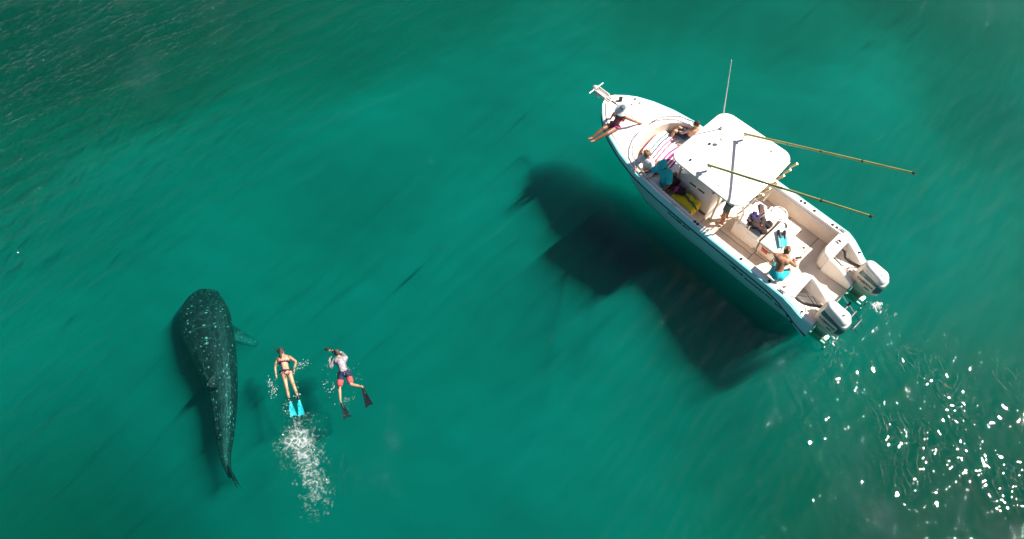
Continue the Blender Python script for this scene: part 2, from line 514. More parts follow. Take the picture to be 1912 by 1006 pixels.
bmp = N('ShaderNodeBump'); bmp.inputs['Strength'].default_value = 1.0; bmp.inputs['Distance'].default_value = 0.026
Lk(w6.outputs[0], bmp.inputs['Height'])
gl = N('ShaderNodeBsdfGlossy'); gl.distribution = 'BECKMANN'; gl.inputs['Roughness'].default_value = 0.05
Lk(bmp.outputs[0], gl.inputs['Normal'])
tr = N('ShaderNodeBsdfTransparent')
fr = N('ShaderNodeFresnel'); fr.inputs['IOR'].default_value = 1.333
Lk(bmp.outputs[0], fr.inputs['Normal'])
mx = N('ShaderNodeMixShader')
Lk(fr.outputs[0], mx.inputs[0]); Lk(tr.outputs[0], mx.inputs[1]); Lk(gl.outputs[0], mx.inputs[2])
# foam: broken white froth where the density attribute is high
fn = N('ShaderNodeTexNoise'); fn.inputs['Scale'].default_value = 6.5; fn.inputs['Detail'].default_value = 8; fn.inputs['Roughness'].default_value = 0.68; fn.inputs['Distortion'].default_value = 1.3
Lk(tc.outputs['Object'], fn.inputs['Vector'])
fa = N('ShaderNodeMath'); fa.operation = 'MULTIPLY_ADD'
Lk(at_f.outputs['Fac'], fa.inputs[0]); fa.inputs[1].default_value = 0.42; Lk(fn.outputs[0], fa.inputs[2])
fm = N('ShaderNodeMapRange'); fm.inputs[1].default_value = 0.60; fm.inputs[2].default_value = 0.92; fm.inputs[3].default_value = 0; fm.inputs[4].default_value = 0.6
Lk(fa.outputs[0], fm.inputs[0])
dn = N('ShaderNodeTexNoise'); dn.inputs['Scale'].default_value = 3.0; dn.inputs['Detail'].default_value = 3; Lk(tc.outputs['Object'], dn.inputs['Vector'])
dv = N('ShaderNodeVectorMath'); dv.operation = 'MULTIPLY_ADD'; dv.inputs[1].default_value = (0.5, 0.5, 0.0); Lk(dn.outputs[1], dv.inputs[0]); Lk(tc.outputs['Object'], dv.inputs[2])
lv = N('ShaderNodeTexVoronoi'); lv.feature = 'DISTANCE_TO_EDGE'; lv.inputs['Scale'].default_value = 7.0; Lk(dv.outputs[0], lv.inputs['Vector'])
lm = N('ShaderNodeMapRange'); lm.inputs[1].default_value = 0.02; lm.inputs[2].default_value = 0.16; lm.inputs[3].default_value = 1.0; lm.inputs[4].default_value = 0.22; Lk(lv.outputs['Distance'], lm.inputs[0])
fl_ = N('ShaderNodeMath'); fl_.operation = 'MULTIPLY'; Lk(fm.outputs[0], fl_.inputs[0]); Lk(lm.outputs[0], fl_.inputs[1])
fg = N('ShaderNodeMath'); fg.operation = 'MULTIPLY'
ft = N('ShaderNodeMath'); ft.operation = 'GREATER_THAN'; ft.inputs[1].default_value = 0.06
Lk(at_f.outputs['Fac'], ft.inputs[0]); Lk(fl_.outputs[0], fg.inputs[0]); Lk(ft.outputs[0], fg.inputs[1])
fd = N('ShaderNodeBsdfDiffuse'); fd.inputs['Color'].default_value = (0.78, 0.80, 0.78, 1)
mx2 = N('ShaderNodeMixShader')
Lk(fg.outputs[0], mx2.inputs[0]); Lk(mx.outputs[0], mx2.inputs[1]); Lk(fd.outputs[0], mx2.inputs[2])
Lk(mx2.outputs[0], out.inputs['Surface'])
# the water itself: absorbs red, scatters green and a little blue
vs_ = N('ShaderNodeVolumeScatter'); vs_.inputs['Color'].default_value = (0.002, 0.60, 0.50, 1); vs_.inputs['Density'].default_value = 0.04; vs_.inputs['Anisotropy'].default_value = 0.0
va_ = N('ShaderNodeVolumeAbsorption'); va_.inputs['Color'].default_value = (0.0, 0.865, 0.815, 1); va_.inputs['Density'].default_value = 0.85
vadd = N('ShaderNodeAddShader')
Lk(vs_.outputs[0], vadd.inputs[0]); Lk(va_.outputs[0], vadd.inputs[1])
Lk(vadd.outputs[0], out.inputs['Volume'])
me.materials.append(m)

# sandy bottom a few metres down
mb = MB()
nn = 60
sx = np.linspace(-1, 1, nn); 
pts = []
for yy in sx:
    for xx in sx:
        X = 60 * xx * (0.35 + 0.65 * abs(xx)) * 6; Y = 60 * yy * (0.35 + 0.65 * abs(yy)) * 6 + 12
        pts.append((X, Y, -10.0 + 0.10 * math.sin(X * 0.23 + 1) * math.sin(Y * 0.31)))
mb.add(pts, [(r * nn + c, r * nn + c + 1, (r + 1) * nn + c + 1, (r + 1) * nn + c) for r in range(nn - 1) for c in range(nn - 1)])
M['sand'] = mat('pale sand with weed patches', (0.40, 0.42, 0.36), 0.95, color2=(0.26, 0.29, 0.24), scale=0.22)
seabed = mb.build('seabed', M['sand'], None, 180)
tag(seabed, 'sandy sea floor under the green water', 'seabed', kind='structure')

# cloudier layer added under the clear water to blur shadows; upper face rolls gently
mb = MB()
na, nb_ = 300, 210
txs = np.concatenate([[-520, -200, -80, -40], np.linspace(-24, 24, na), [40, 80, 200, 520]]); tys = np.concatenate([[-500, -180, -60, -20], np.linspace(-3, 30, nb_), [50, 90, 200, 520]])
TH = [(rng.uniform(0, 6.28), rng.uniform(0.3, 1.3), rng.uniform(0, 6.28), 1.0) for _ in range(16)] + [(rng.uniform(0, 6.28), rng.uniform(2.0, 7.0), rng.uniform(0, 6.28), 0.18) for _ in range(20)]
THa = np.array(TH)
pts = []
for yy in tys:
    for xx in txs:
        h = float(np.sum(THa[:, 3] * np.sin(THa[:, 1] * (xx * np.cos(THa[:, 0]) + yy * np.sin(THa[:, 0])) + THa[:, 2]))) / 16 if abs(xx) < 30 and abs(yy - 13) < 20 else 0
        dz = 4.6 * math.exp(-(((xx - 12.5) / 6.0) ** 2 + ((yy - 2.5) / 3.9) ** 2)) + 2.7 * math.exp(-(((xx + 20) / 12.0) ** 2 + ((yy - 22) / 9.0) ** 2)) + 2.2 * math.exp(-(((xx + 12) / 4.5) ** 2 + ((yy - 2.0) / 3.5) ** 2)) + 1.2 * math.exp(-(((yy - 24) / 5.0) ** 2)) + 0.7 * math.exp(-(((xx - 17) / 4.0) ** 2)) + 0.5 * math.exp(-(((yy - 0.5) / 2.5) ** 2))  # dips shaped to darken the corners and edges of the view
        pts.append((xx, yy, -1.16 + 0.8 * h - dz))
A_, B_ = len(txs), len(tys)
fs_ = [(r * A_ + c, r * A_ + c + 1, (r + 1) * A_ + c + 1, (r + 1) * A_ + c) for r in range(B_ - 1) for c in range(A_ - 1)]
rim = [c for c in range(A_)] + [r * A_ + A_ - 1 for r in range(1, B_)] + [(B_ - 1) * A_ + c for c in range(A_ - 2, -1, -1)] + [r * A_ for r in range(B_ - 2, 0, -1)]
o0 = len(pts)
pts += [(pts[i][0], pts[i][1], -10.5) for i in rim]
fs_ += [(rim[i], o0 + i, o0 + (i + 1) % len(rim), rim[(i + 1) % len(rim)]) for i in range(len(rim))]
fs_.append(tuple(range(o0 + len(rim) - 1, o0 - 1, -1)))
mb.add(pts, fs_)
m = bpy.data.materials.new('cloudy green water'); m.use_nodes = True
nt = m.node_tree; nt.nodes.clear()
out = nt.nodes.new('ShaderNodeOutputMaterial')
v1 = nt.nodes.new('ShaderNodeVolumeScatter'); v1.inputs['Color'].default_value = (0.002, 0.96, 0.78, 1); v1.inputs['Density'].default_value = 0.68
v2 = nt.nodes.new('ShaderNodeVolumeAbsorption'); v2.inputs['Color'].default_value = (0.0, 0.85, 0.80, 1); v2.inputs['Density'].default_value = 0.4
v3 = nt.nodes.new('ShaderNodeAddShader'); nt.links.new(v1.outputs[0], v3.inputs[0]); nt.links.new(v2.outputs[0], v3.inputs[1]); nt.links.new(v3.outputs[0], out.inputs['Volume'])
deep = mb.build('deep_water', m, None, 180)
tag(deep, 'added layer of cloudy green deeper water', 'water', kind='structure')

# ------------------------------------------------------------------ the boat
boat = bpy.data.objects.new('power_catamaran', None)
col.objects.link(boat)
boat.location = BOAT_O
boat.rotation_euler = (R(-1.2), 0, BOAT_HD)
tag(boat, 'white twin hull motorboat with hardtop, long outrigger poles and two outboard engines', 'boat')
BM = Matrix.Translation(BOAT_O) @ Matrix.Rotation(BOAT_HD, 4, 'Z') @ Matrix.Rotation(R(-1.2), 4, 'X')

HB = [(-0.86, 1.36), (-0.4, 1.46), (0, 1.50), (1.5, 1.50), (3.0, 1.49), (4.5, 1.46), (5.4, 1.39), (6.1, 1.24), (6.7, 1.03), (7.15, 0.80), (7.45, 0.56), (7.65, 0.32), (7.76, 0.04)]
SH = [(-0.86, 0.50), (-0.6, 0.58), (-0.12, 0.86), (0.12, 0.95), (3, 0.98), (5, 1.07), (7.76, 1.26)]
RZ = [(-0.86, 0.04), (-0.6, 0.20), (-0.25, 0.48), (0.15, 0.70), (0.5, 0.78), (1.0, 0.81), (3, 0.85), (5, 0.93), (7.76, 1.13)]
WL = [(-0.86, 1.26), (1, 1.30), (3.5, 1.28), (5, 1.15), (6, 0.88), (6.8, 0.56), (7.4, 0.26), (7.76, 0.02)]
def sect(X):
    hb, zg, zr, yw = interp(X, HB), interp(X, SH), interp(X, RZ), interp(X, WL)
    rake = 0.95 * sstep(4.6, 7.76, X)
    k = min(1.0, hb / 0.5)
    P = [(hb - 0.09 * k, zg), (hb - 0.045 * k, zg - 0.015), (hb - 0.015 * k, zg - 0.07), (hb, zr + 0.03), (hb - 0.012 * k, zr - 0.03),
         (yw + 0.16 * k, zr * 0.62), (yw + 0.06 * k, zr * 0.3), (yw, 0.0), (yw * 0.93, -0.16), (yw * 0.70, -0.42), (yw * 0.42, -0.12), (yw * 0.28, 0.14), (0.0, 0.2)]
    return [(X - rake * max(0, (zg - z)) / max(zg + 0.4, 0.1), y, z) for y, z in P]
XS = list(np.linspace(-0.86, 0.2, 14)) + list(np.linspace(0.5, 5.0, 16)) + list(np.linspace(5.2, 7.4, 20)) + [7.5, 7.58, 7.65, 7.7, 7.735, 7.76]
secs = [sect(x) for x in XS]
rings = []
for s in secs:
    port = s
    star = [(p[0], -p[1], p[2]) for p in reversed(s)][1:]
    rings.append(port + star)
mb = MB(); mb.loft(rings, closed=False, cap=False)
n = len(rings[0]); mb.f.append(tuple(range(n)))
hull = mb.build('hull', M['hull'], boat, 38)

# rub rail both sides
for sgn in (1, -1):
    mb = MB()
    mb.tube([(s[3][0], sgn * (s[3][1] + 0.004), (s[3][2] + s[4][2]) / 2) for s in secs], 0.019, 8)
    mb.build('rub_rail', M['rubber'], boat, 60)

# gunwale deck: ring from the outer edge to the cockpit opening
inner = []
front = [(4.95, 1.17), (5.25, 1.13), (5.5, 1.05), (5.7, 0.92), (5.86, 0.74), (5.96, 0.5), (6.02, 0.25), (6.03, 0.0)]
fl = [0.0]
for a, b in zip(front, front[1:]):
    fl.append(fl[-1] + math.hypot(b[0] - a[0], b[1] - a[1]))
DX = [x for x in XS if x >= 0.1]
ifront = [i for i, x in enumerate(DX) if x > 4.95]
for i, x in enumerate(DX):
    if x <= 4.95:
        inner.append((x, 1.23 if x < 3.5 else 1.23 - 0.06 * (x - 3.5) / 1.45))
    else:
        t = (i - ifront[0] + 1) / len(ifront) * fl[-1]
        inner.append((float(np.interp(t, fl, [p[0] for p in front])), float(np.interp(t, fl, [p[1] for p in front]))))
def deckz(x, y=0):
    return interp(x, SH) + 0.045 * sstep(5.6, 6.6, x) * (1 - (y / 1.4) ** 2)
for sgn in (1, -1):
    mb = MB()
    rg = []
    for x, (ix, iy) in zip(DX, inner):
        s = sect(x)
        ox, oy = s[0][0], s[0][1]
        row = [(ox, sgn * oy, s[0][2])]
        for t in (0.25, 0.5, 0.75, 0.95, 1.0):
            xx, yy = ox + (ix - ox) * t, oy + (iy - oy) * t
            row.append((xx, sgn * yy, deckz(xx, yy) + (0.012 if t < 1 else -0.012)))
        row.append((ix, sgn * (iy - 0.012 if iy > 0.02 else 0), deckz(ix, iy) - 0.05))
        rg.append(row)
    mb.loft(rg, closed=False, cap=False)
    mb.build('gunwale_deck', M['gel'], boat, 35)
# toe seam near the deck edge
for sgn in (1, -1):
    mb = MB()
    mb.tube([(sect(x)[0][0] - 0.05 * sstep(6.5, 7.7, x), sgn * max(sect(x)[0][1] - 0.075, 0.0), deckz(x, 1.2) + 0.012) for x in DX if x > 2.0 and x < 7.7], 0.008, 5)
    mb.build('deck_seam', M['seam'], boat, 60)
# cockpit liner
FLOOR = 0.36
def wallpt(ix, iy, k):
    z = deckz(ix, iy) - 0.05
    zf = FLOOR if ix < 4.6 else FLOOR + 0.08
    return (ix - (0.06 * k if ix > 5.6 else 0), iy - (0.012 + 0.05 * k if iy > 0.02 else 0), z + (zf - z) * k)
for sgn in (1, -1):
    mb = MB()
    rg = []
    for ix, iy in inner:
        rg.append([(p[0], sgn * p[1], p[2]) for p in (wallpt(ix, iy, k) for k in (0, 0.15, 0.5, 1.0))])
    mb.loft(rg, closed=False, cap=False)
    mb.build('cockpit_liner', M['floor'], boat, 40)
# cockpit floor: dark base and proud hatch panels with gaps between
mb = MB()
poly = [(wallpt(ix, iy, 1)[0], wallpt(ix, iy, 1)[1] + 0.02) for ix, iy in inner]
poly = [(0.05, 1.2)] + poly + [(x, -y) for x, y in reversed(poly[:-1])] + [(0.05, -1.2)]
mb.prism(poly, FLOOR - 0.05, FLOOR - 0.008)
flo = mb.build('cockpit_floor', M['seam'], boat, 0)
for (x0, x1, y0, y1) in [(0.06, 0.62, -1.17, 1.17), (0.63, 1.55, -1.17, -0.52), (0.63, 1.55, -0.51, 0.50), (0.63, 1.55, 0.51, 1.17), (1.56, 2.75, -1.17, -0.60), (1.56, 2.75, -0.59, 0.60), (1.56, 2.75, 0.61, 1.17),
                         (2.76, 3.2, -1.17, 1.17), (3.21, 4.5, -1.17, -0.56), (3.21, 4.5, 0.56, 1.17), (4.51, 5.0, -1.10, 1.10), (5.01, 5.45, -0.98, 0.98), (5.46, 5.75, -0.75, 0.75)]:
    MB().box(((x0 + x1) / 2, (y0 + y1) / 2, FLOOR - 0.009), (x1 - x0 - 0.012, y1 - y0 - 0.012, 0.02), bevel=0.005).build('floor_panel', M['floor'], flo, 30)
for (x, y) in [(1.12, -0.95), (0.72, -0.60), (1.30, -0.60)]:
    MB().tube([(x, y, FLOOR), (x, y, FLOOR + 0.008)], 0.035, 12).build('hatch_latch', M['black'], flo, 30)

# bow benches either side of the forward cockpit, with cushions
for sgn in (1, -1):
    mb = MB()
    pl = [(4.55, 1.12), (5.2, 1.08), (5.45, 0.99), (5.62, 0.86), (5.62, 0.45), (5.2, 0.62), (4.55, 0.70)]
    mb.prism([(x, sgn * y) for x, y in pl], FLOOR + 0.012, 0.70)
    b = mb.build('bow_bench', M['floor'], boat, 30)
    mb = MB()
    pl2 = [(4.57, 1.10), (5.18, 1.06), (5.42, 0.97), (5.58, 0.84), (5.58, 0.50), (5.2, 0.65), (4.57, 0.72)]
    mb.prism([(x, sgn * y) for x, y in pl2], 0.703, 0.77)
    mb.build('bench_cushion', M['cushion'], boat, 30)

# transom bulkheads, motor wells and swim platform
for sgn in (1, -1):
    mb = MB()
    def Y(v): return sgn * v
    # bulkhead block beside the walk-through
    pl = [(0.28, 1.22), (0.28, 0.62), (0.20, 0.44), (0.02, 0.36), (-0.03, 0.44), (-0.05, 1.24), (0.1, 1.30)]
    pl = [(x, Y(y)) for x, y in pl]
    mb.prism(pl, FLOOR - 0.03, 0.95)
    bh = mb.build('transom_bulkhead', M['gel'], boat, 30)
    md = bh.modifiers.new('b', 'BEVEL'); md.width = 0.03; md.segments = 3; md.limit_method = 'ANGLE'
    # motor well tray
    mb = MB()
    mb.box((-0.44, Y(0.86), 0.36), (0.80, 0.92, 0.12), bevel=0.01)
    mb.build('motor_well', M['gel'], boat, 30)
    # inner ridge wall, tall at the bulkhead and falling to the stern
    rows = []
    for t in np.linspace(0, 1, 9):
        x = 0.0 - 0.84 * t
        y = 0.40 + 0.06 * math.sin(t * math.pi / 2)
        zt = 0.95 - 0.42 * t ** 1.6
        w = 0.075
        rows.append([(x, Y(y - w), 0.30), (x, Y(y - w * 0.75), zt - 0.03), (x, Y(y - w * 0.3), zt), (x, Y(y + w * 0.3), zt), (x, Y(y + w * 0.75), zt - 0.03), (x, Y(y + w), 0.30)])
    mb = MB(); mb.loft(rows, closed=True, cap=True)
    mb.build('well_ridge', M['gel'], boat, 40)
    # outer cap of the motor well
    rows = []
    for t in np.linspace(0, 1, 9):
        x = 0.12 - 0.96 * t
        s = sect(x)
        zt = s[0][2] + 0.012
        yo = s[0][1]; yi = yo - 0.20 + 0.05 * t
        rows.append([(x, Y(yi - 0.03), 0.30), (x, Y(yi), zt - 0.02), (x, Y(yi + 0.03), zt), (x, Y(yo - 0.01), zt), (x, Y(yo + 0.012), zt - 0.03), (x, Y(yo - 0.06), zt - 0.08)])
    mb = MB(); mb.loft(rows, closed=True, cap=True)
    mb.build('stern_cap', M['gel'], boat, 40)
    # vent oval on the cap
    q = MB(); s = sect(-0.40); q.ellipsoid((-0.40, Y(s[0][1] - 0.085), s[0][2] + 0.014), (0.085, 0.035, 0.012), Matrix.Rotation(R(28), 3, 'Y'))
    q.build('well_vent', M['black'], boat, 60)
    # hoses and cables from the well to the motor
    q = MB()
    q.tube([(-0.06, Y(1.05), 0.72), (-0.14, Y(1.06), 0.70), (-0.26, Y(0.98), 0.60), (-0.42, Y(0.93), 0.62), (-0.60, Y(0.88), 0.74), (-0.70, Y(0.87), 0.80)], 0.044, 8)
    q.build('rigging_hose', M['hose'], boat, 60)
    q = MB()
    q.tube([(-0.05, Y(0.75), 0.60), (-0.16, Y(0.70), 0.66), (-0.32, Y(0.72), 0.58), (-0.50, Y(0.80), 0.60), (-0.66, Y(0.84), 0.72)], 0.012, 6)
    q.build('cable', M['hose'], boat, 60)
    q = MB()
    q.tube([(-0.05, Y(0.88), 0.56), (-0.2, Y(0.80), 0.62), (-0.36, Y(0.62), 0.56), (-0.55, Y(0.70), 0.56), (-0.66, Y(0.80), 0.62)], 0.009, 6)
    q.build('cable', M['hose'], boat, 60)
mb = MB()
mb.box((-0.42, 0, 0.30), (0.90, 0.72, 0.06), bevel=0.015)
plat = mb.build('swim_platform', M['floor'], boat, 30)
mb = MB()
rows = [[(0.3, -0.36, FLOOR + 0.004), (0.3, 0.36, FLOOR + 0.004)], [(0.0, -0.34, FLOOR + 0.02), (0.0, 0.34, FLOOR + 0.02)], [(-0.25, -0.33, 0.335), (-0.25, 0.33, 0.335)]]
mb.loft([r + [(p[0], p[1], p[2] - 0.04) for p in reversed(r)] for r in rows])
mb.build('platform_ramp', M['floor'], boat, 30)
# boarding ladder let down off the platform
mb = MB()
for y in (-0.16, 0.10):
    mb.tube([(-0.84, y, 0.32), (-0.98, y, 0.22), (-1.5, y - 0.02, -0.10), (-1.75, y - 0.02, -0.3)], 0.02, 7)
lad = mb.build('ladder', M['steel'], boat, 60)
for k in range(3):
    x = -1.12 - 0.24 * k
    MB().box((x, -0.03, 0.15 - 0.155 * k), (0.06, 0.46, 0.035), bevel=0.01).build('ladder_step', M['black'], lad, 30)

# ---- outboard motors
def rrect(cx, cy, lx, ly, r, z, n=6, tx=0.0):
    pts = []
    for (sx_, sy_, a0) in ((1, 1, 0), (-1, 1, 90), (-1, -1, 180), (1, -1, 270)):
        rr = r
        for k in range(n + 1):
            a = R(a0 + 90 * k / n)
            pts.append((cx + sx_ * (lx / 2 - rr) + rr * math.cos(a), cy + sy_ * (ly / 2 - rr) + rr * math.sin(a), z))
    return pts
txt_v, txt_f = text_mesh('YAMAHA', 0.115, 0.0025)
def motor(y0):
    mb = MB()
    prof = [(0.32, -1.05, 0.62, 0.34, 0.14), (0.36, -1.06, 0.74, 0.44, 0.16), (0.46, -1.08, 0.80, 0.50, 0.17), (0.62, -1.085, 0.83, 0.52, 0.18), (0.80, -1.09, 0.82, 0.51, 0.18),
            (0.96, -1.085, 0.78, 0.47, 0.18), (1.08, -1.07, 0.70, 0.41, 0.17), (1.15, -1.05, 0.60, 0.34, 0.15), (1.185, -1.03, 0.46, 0.26, 0.12)]
    rg = []
    for z, cx, lx, ly, r in prof:
        ring_ = []
        for (x, y, zz) in rrect(cx, 0, lx, ly, r, z, 6):
            # narrower towards the front, raked back at the rear
            f = (x - (cx - lx / 2)) / lx
            yy = y * (1.0 - 0.22 * f ** 2)
            ring_.append((x - 0.10 * max(0, 0.45 - z) * (1 - f), y0 + yy, zz - 0.16 * (1 - f) * sstep(0.75, 1.1, z) ))
        rg.append(ring_)
    mb.loft(rg)
    o = mb.build('outboard_motor', M['cowl'], boat, 50)
    def shell(z0, z1, off, keep, name, mm):
        q = MB(); rows = []
        zs = np.linspace(z0, z1, 7)
        for z in zs:
            i = [p[0] for p in prof]
            cx = np.interp(z, i, [p[1] for p in prof]); lx = np.interp(z, i, [p[2] for p in prof]) + 2 * off; ly = np.interp(z, i, [p[3] for p in prof]) + 2 * off; r = np.interp(z, i, [p[4] for p in prof])
            row = []
            for (x, y, zz) in rrect(cx, 0, lx, ly, r, z, 6):
                f = (x - (cx - lx / 2)) / lx
                yy = y * (1.0 - 0.22 * f ** 2)
                row.append((x - 0.10 * max(0, 0.45 - z) * (1 - f), y0 + yy, zz - 0.16 * (1 - f) * sstep(0.75, 1.1, z)))
            rows.append(row)
        nn_ = len(rows[0]); vs = [p for r_ in rows for p in r_]; fs = []
        for a in range(len(rows) - 1):
            for k in range(nn_):
                quad = (a * nn_ + k, a * nn_ + (k + 1) % nn_, (a + 1) * nn_ + (k + 1) % nn_, (a + 1) * nn_ + k)
                c = sum((Vector(vs[t]) for t in quad), Vector()) / 4
                if keep(c): fs.append(quad)
        us = sorted({t for f in fs for t in f}); ix_ = {t: n_ for n_, t in enumerate(us)}
        q.add([vs[t] for t in us], [tuple(ix_[t] for t in f) for f in fs])
        p = q.build(name, mm, o, 60)
        return p
    # dark wrap band on the shoulder, both flanks and round the back
    shell(0.84, 1.02, 0.004, lambda c: c.x < -0.78, 'cowl_band', M['cowldark'])
    shell(0.58, 0.86, 0.0035, lambda c: c.x < -1.26, 'rear_band', M['cowldark'])
    # pale raised top lid
    lid = MB()
    rows = []
    for z, k in ((1.05, 1.0), (1.12, 0.99), (1.185, 0.86), (1.215, 0.66)):
        row = []
        for (x, y, zz) in rrect(-1.07, 0, 0.72 * k, 0.40 * k, 0.17 * k, z, 6):
            f = (x + 1.43) / 0.72
            row.append((x, y0 + y * (0.72 + 0.36 * (1 - f)), zz - 0.15 * (1 - f)))
        rows.append(row)
    lid.loft(rows)
    lid.build('cowl_lid', M['cowltop'], o, 50)
    MB().ellipsoid((-1.22, y0 + 0.02, 1.145), (0.028, 0.022, 0.02)).build('lid_emblem', M['black'], o, 60)
    # side lettering on both flanks
    for sgn in (1, -1):
        q = MB()
        vs = []
        for (u, v, _) in txt_v:
            x = -0.80 - u * 1.05; z = 0.665 + v * 1.0
            f = min(max((x + 1.50) / 0.83, 0), 1)
            i = [p[0] for p in prof]
            ly = np.interp(z, i, [p[3] for p in prof])
            y = (ly / 2) * (1.0 - 0.22 * f ** 2) + 0.007
            if sgn < 0:
                x = -1.26 + u * 1.05
                f = min(max((x + 1.50) / 0.83, 0), 1)
                y = (ly / 2) * (1.0 - 0.22 * f ** 2) + 0.007
            vs.append((x, y0 + sgn * y, z))
        q.add(vs, txt_f)
        q.build('lettering', M['navy'], o, 0)
        q = MB()
        q.box((-1.17, y0 + sgn * 0.252, 0.56), (0.15, 0.012, 0.055), bevel=0.005)
        q.build('side_decal', M['teal'], o, 30)
    # bracket, leg, gearcase, propeller
    q = MB(); q.box((-0.80, y0, 0.42), (0.22, 0.30, 0.46), bevel=0.03); q.box((-0.72, y0 + 0.12, 0.62), (0.24, 0.03, 0.2), bevel=0.01); q.box((-0.72, y0 - 0.12, 0.62), (0.24, 0.03, 0.2), bevel=0.01)
    q.build('bracket', M['cowl'], o, 30)
    q = MB()
    q.loft([rrect(-1.08, y0, 0.46, 0.24, 0.1, 0.34), rrect(-1.07, y0, 0.40, 0.18, 0.08, 0.1), rrect(-1.06, y0, 0.34, 0.11, 0.05, -0.15), rrect(-1.06, y0, 0.30, 0.09, 0.04, -0.5)])
    q.build('leg', M['cowl'], o, 40)
    q = MB(); q.box((-1.10, y0, -0.20), (0.44, 0.20, 0.025), bevel=0.01); q.build('anti_ventilation_plate', M['cowl'], o, 30)
    q = MB(); q.capsule((-0.86, y0, -0.5), (-1.32, y0, -0.5), 0.06, 0.045); q.build('gearcase', M['cowl'], o, 60)
    q = MB()
    for k in range(3):
        a = k * 2 * math.pi / 3
        q.ellipsoid((-1.4, y0 + 0.1 * math.cos(a), -0.5 + 0.1 * math.sin(a)), (0.03, 0.10, 0.045), Matrix.Rotation(a, 3, 'X'), 10, 6)
    q.build('propeller', M['steel'], o, 60)
    return o
motor(0.85); motor(-0.85)

# ---- hardtop and its frame
mb = MB()
rg = []
for z, ins in ((2.33, 0.05), (2.345, 0.01), (2.37, 0.0), (2.395, 0.012), (2.412, 0.05), (2.424, 0.16), (2.432, 0.40)):
    rg.append([(x + 0.0, y * (1 - 0.03 * sstep(3.2, 4.6, x)), zz + 0.0) for x, y, zz in rrect(3.42, 0, 2.32 - 2 * ins, 2.40 - 2 * ins, max(0.34 - ins, 0.1), z, 8)])
mb.loft(rg)
ht = mb.build('hardtop', M['gel'], boat, 40)
for (x, y, r, h) in [(4.07, 0.11, 0.035, 0.05), (4.07, 0.88, 0.03, 0.05), (2.81, -0.87, 0.02, 0.03), (3.05, 1.0, 0.015, 0.02), (2.95, 0.86, 0.015, 0.02)]:
    MB().tube([(x, y, 2.43), (x, y, 2.43 + h * 0.6), (x, y, 2.43 + h)], [r, r, r * 0.5], 12).build('top_fitting', M['black'], ht, 50)
q = MB(); q.tube([(3.89, -0.11, 2.43), (3.89, -0.11, 2.56)], 0.012, 8); q.ellipsoid((3.89, -0.11, 2.60), (0.055, 0.055, 0.045)); q.build('mushroom_light', M['gel'], ht, 60)
# antenna
q = MB(); q.box((4.19, -0.52, 2.45), (0.09, 0.07, 0.06), bevel=0.01); q.build('antenna_mount', M['steel'], ht, 30)
q = MB(); q.tube([(4.19, -0.52, 2.47), (4.23, -0.46, 2.9), (4.43, -0.24, 4.9)], [0.017, 0.016, 0.009], 8)
q.build('antenna', M['white'], boat, 60)
# outrigger poles laid back towards the stern
for (bx_, by_) in ((3.55, -0.63), (3.55, 0.85)):
    q = MB(); q.tube([(bx_, by_, 2.42), (bx_, by_, 2.66)], 0.035, 10); q.box((bx_ - 0.02, by_, 2.67), (0.14, 0.07, 0.05), bevel=0.01)
    q.build('outrigger_base', M['steel'], ht, 40)
    Lr = 5.15
    A = Vector((bx_, by_, 2.68)); D = Vector((-0.764, 0.22, 0.606)).normalized()
    q = MB(); q.tube([A, A + D * Lr * 0.35, A + D * Lr * 0.7, A + D * Lr], [0.032, 0.029, 0.025, 0.019], 8)
    rod = q.build('outrigger_pole', M['rod'], boat, 60)
    for t in (0.31, 0.52, 0.75, 0.995):
        c = A + D * Lr * t
        MB().tube([c - D * 0.02, c + D * 0.02, c + D * 0.021 + Vector((0, 0, -0.05))], [0.033, 0.033, 0.006], 8).build('line_guide', M['black'], rod, 40)
# frame legs
for sgn in (1, -1):
    for (x0, x1, y0_, y1_) in ((3.08, 2.92, 0.52, 1.02), (4.42, 4.25, 0.52, 0.95)):
        q = MB(); q.tube([(x0, sgn * y0_, FLOOR), (x0 - 0.02, sgn * (y0_ + 0.02), 1.2), (x1, sgn * y1_, 2.2), (x1, sgn * (y1_ - 0.02), 2.34)], 0.03, 9)
        q.tube([(x0, sgn * y0_, FLOOR), (x0, sgn * y0_, FLOOR + 0.02)], 0.06, 10)
        q.build('hardtop_leg', M['anod'], boat, 60)
    q = MB(); q.tube([(2.93, sgn * 1.0, 2.25), (4.25, sgn * 0.93, 2.25)], 0.022, 8); q.build('hardtop_brace', M['anod'], boat, 60)
    # life jacket pouch / electronics box slung under the roof edge
    q = MB(); q.tube([(2.30, sgn * 0.55, 1.02), (2.24, sgn * 0.70, 1.7), (2.40, sgn * 0.82, 2.33)], 0.024, 8); q.build('hardtop_leg', M['anod'], boat, 60)
q = MB(); q.tube([(2.30, -1.05, 2.27), (2.26, -0.4, 2.27), (2.26, 0.4, 2.27), (2.30, 1.05, 2.27)], 0.024, 8); q.build('rear_rail', M['anod'], boat, 60)
for y in (-1.02, -0.74, -0.46, -0.18, 0.12, 0.40):
    q = MB(); q.tube([(2.22, y, 2.18), (2.10, y, 2.44)], 0.032, 10, close=False); q.tube([(2.218, y, 2.185), (2.102, y, 2.436)], 0.025, 10, close=True)
    q.build('rod_holder', M['gold'], boat, 60)

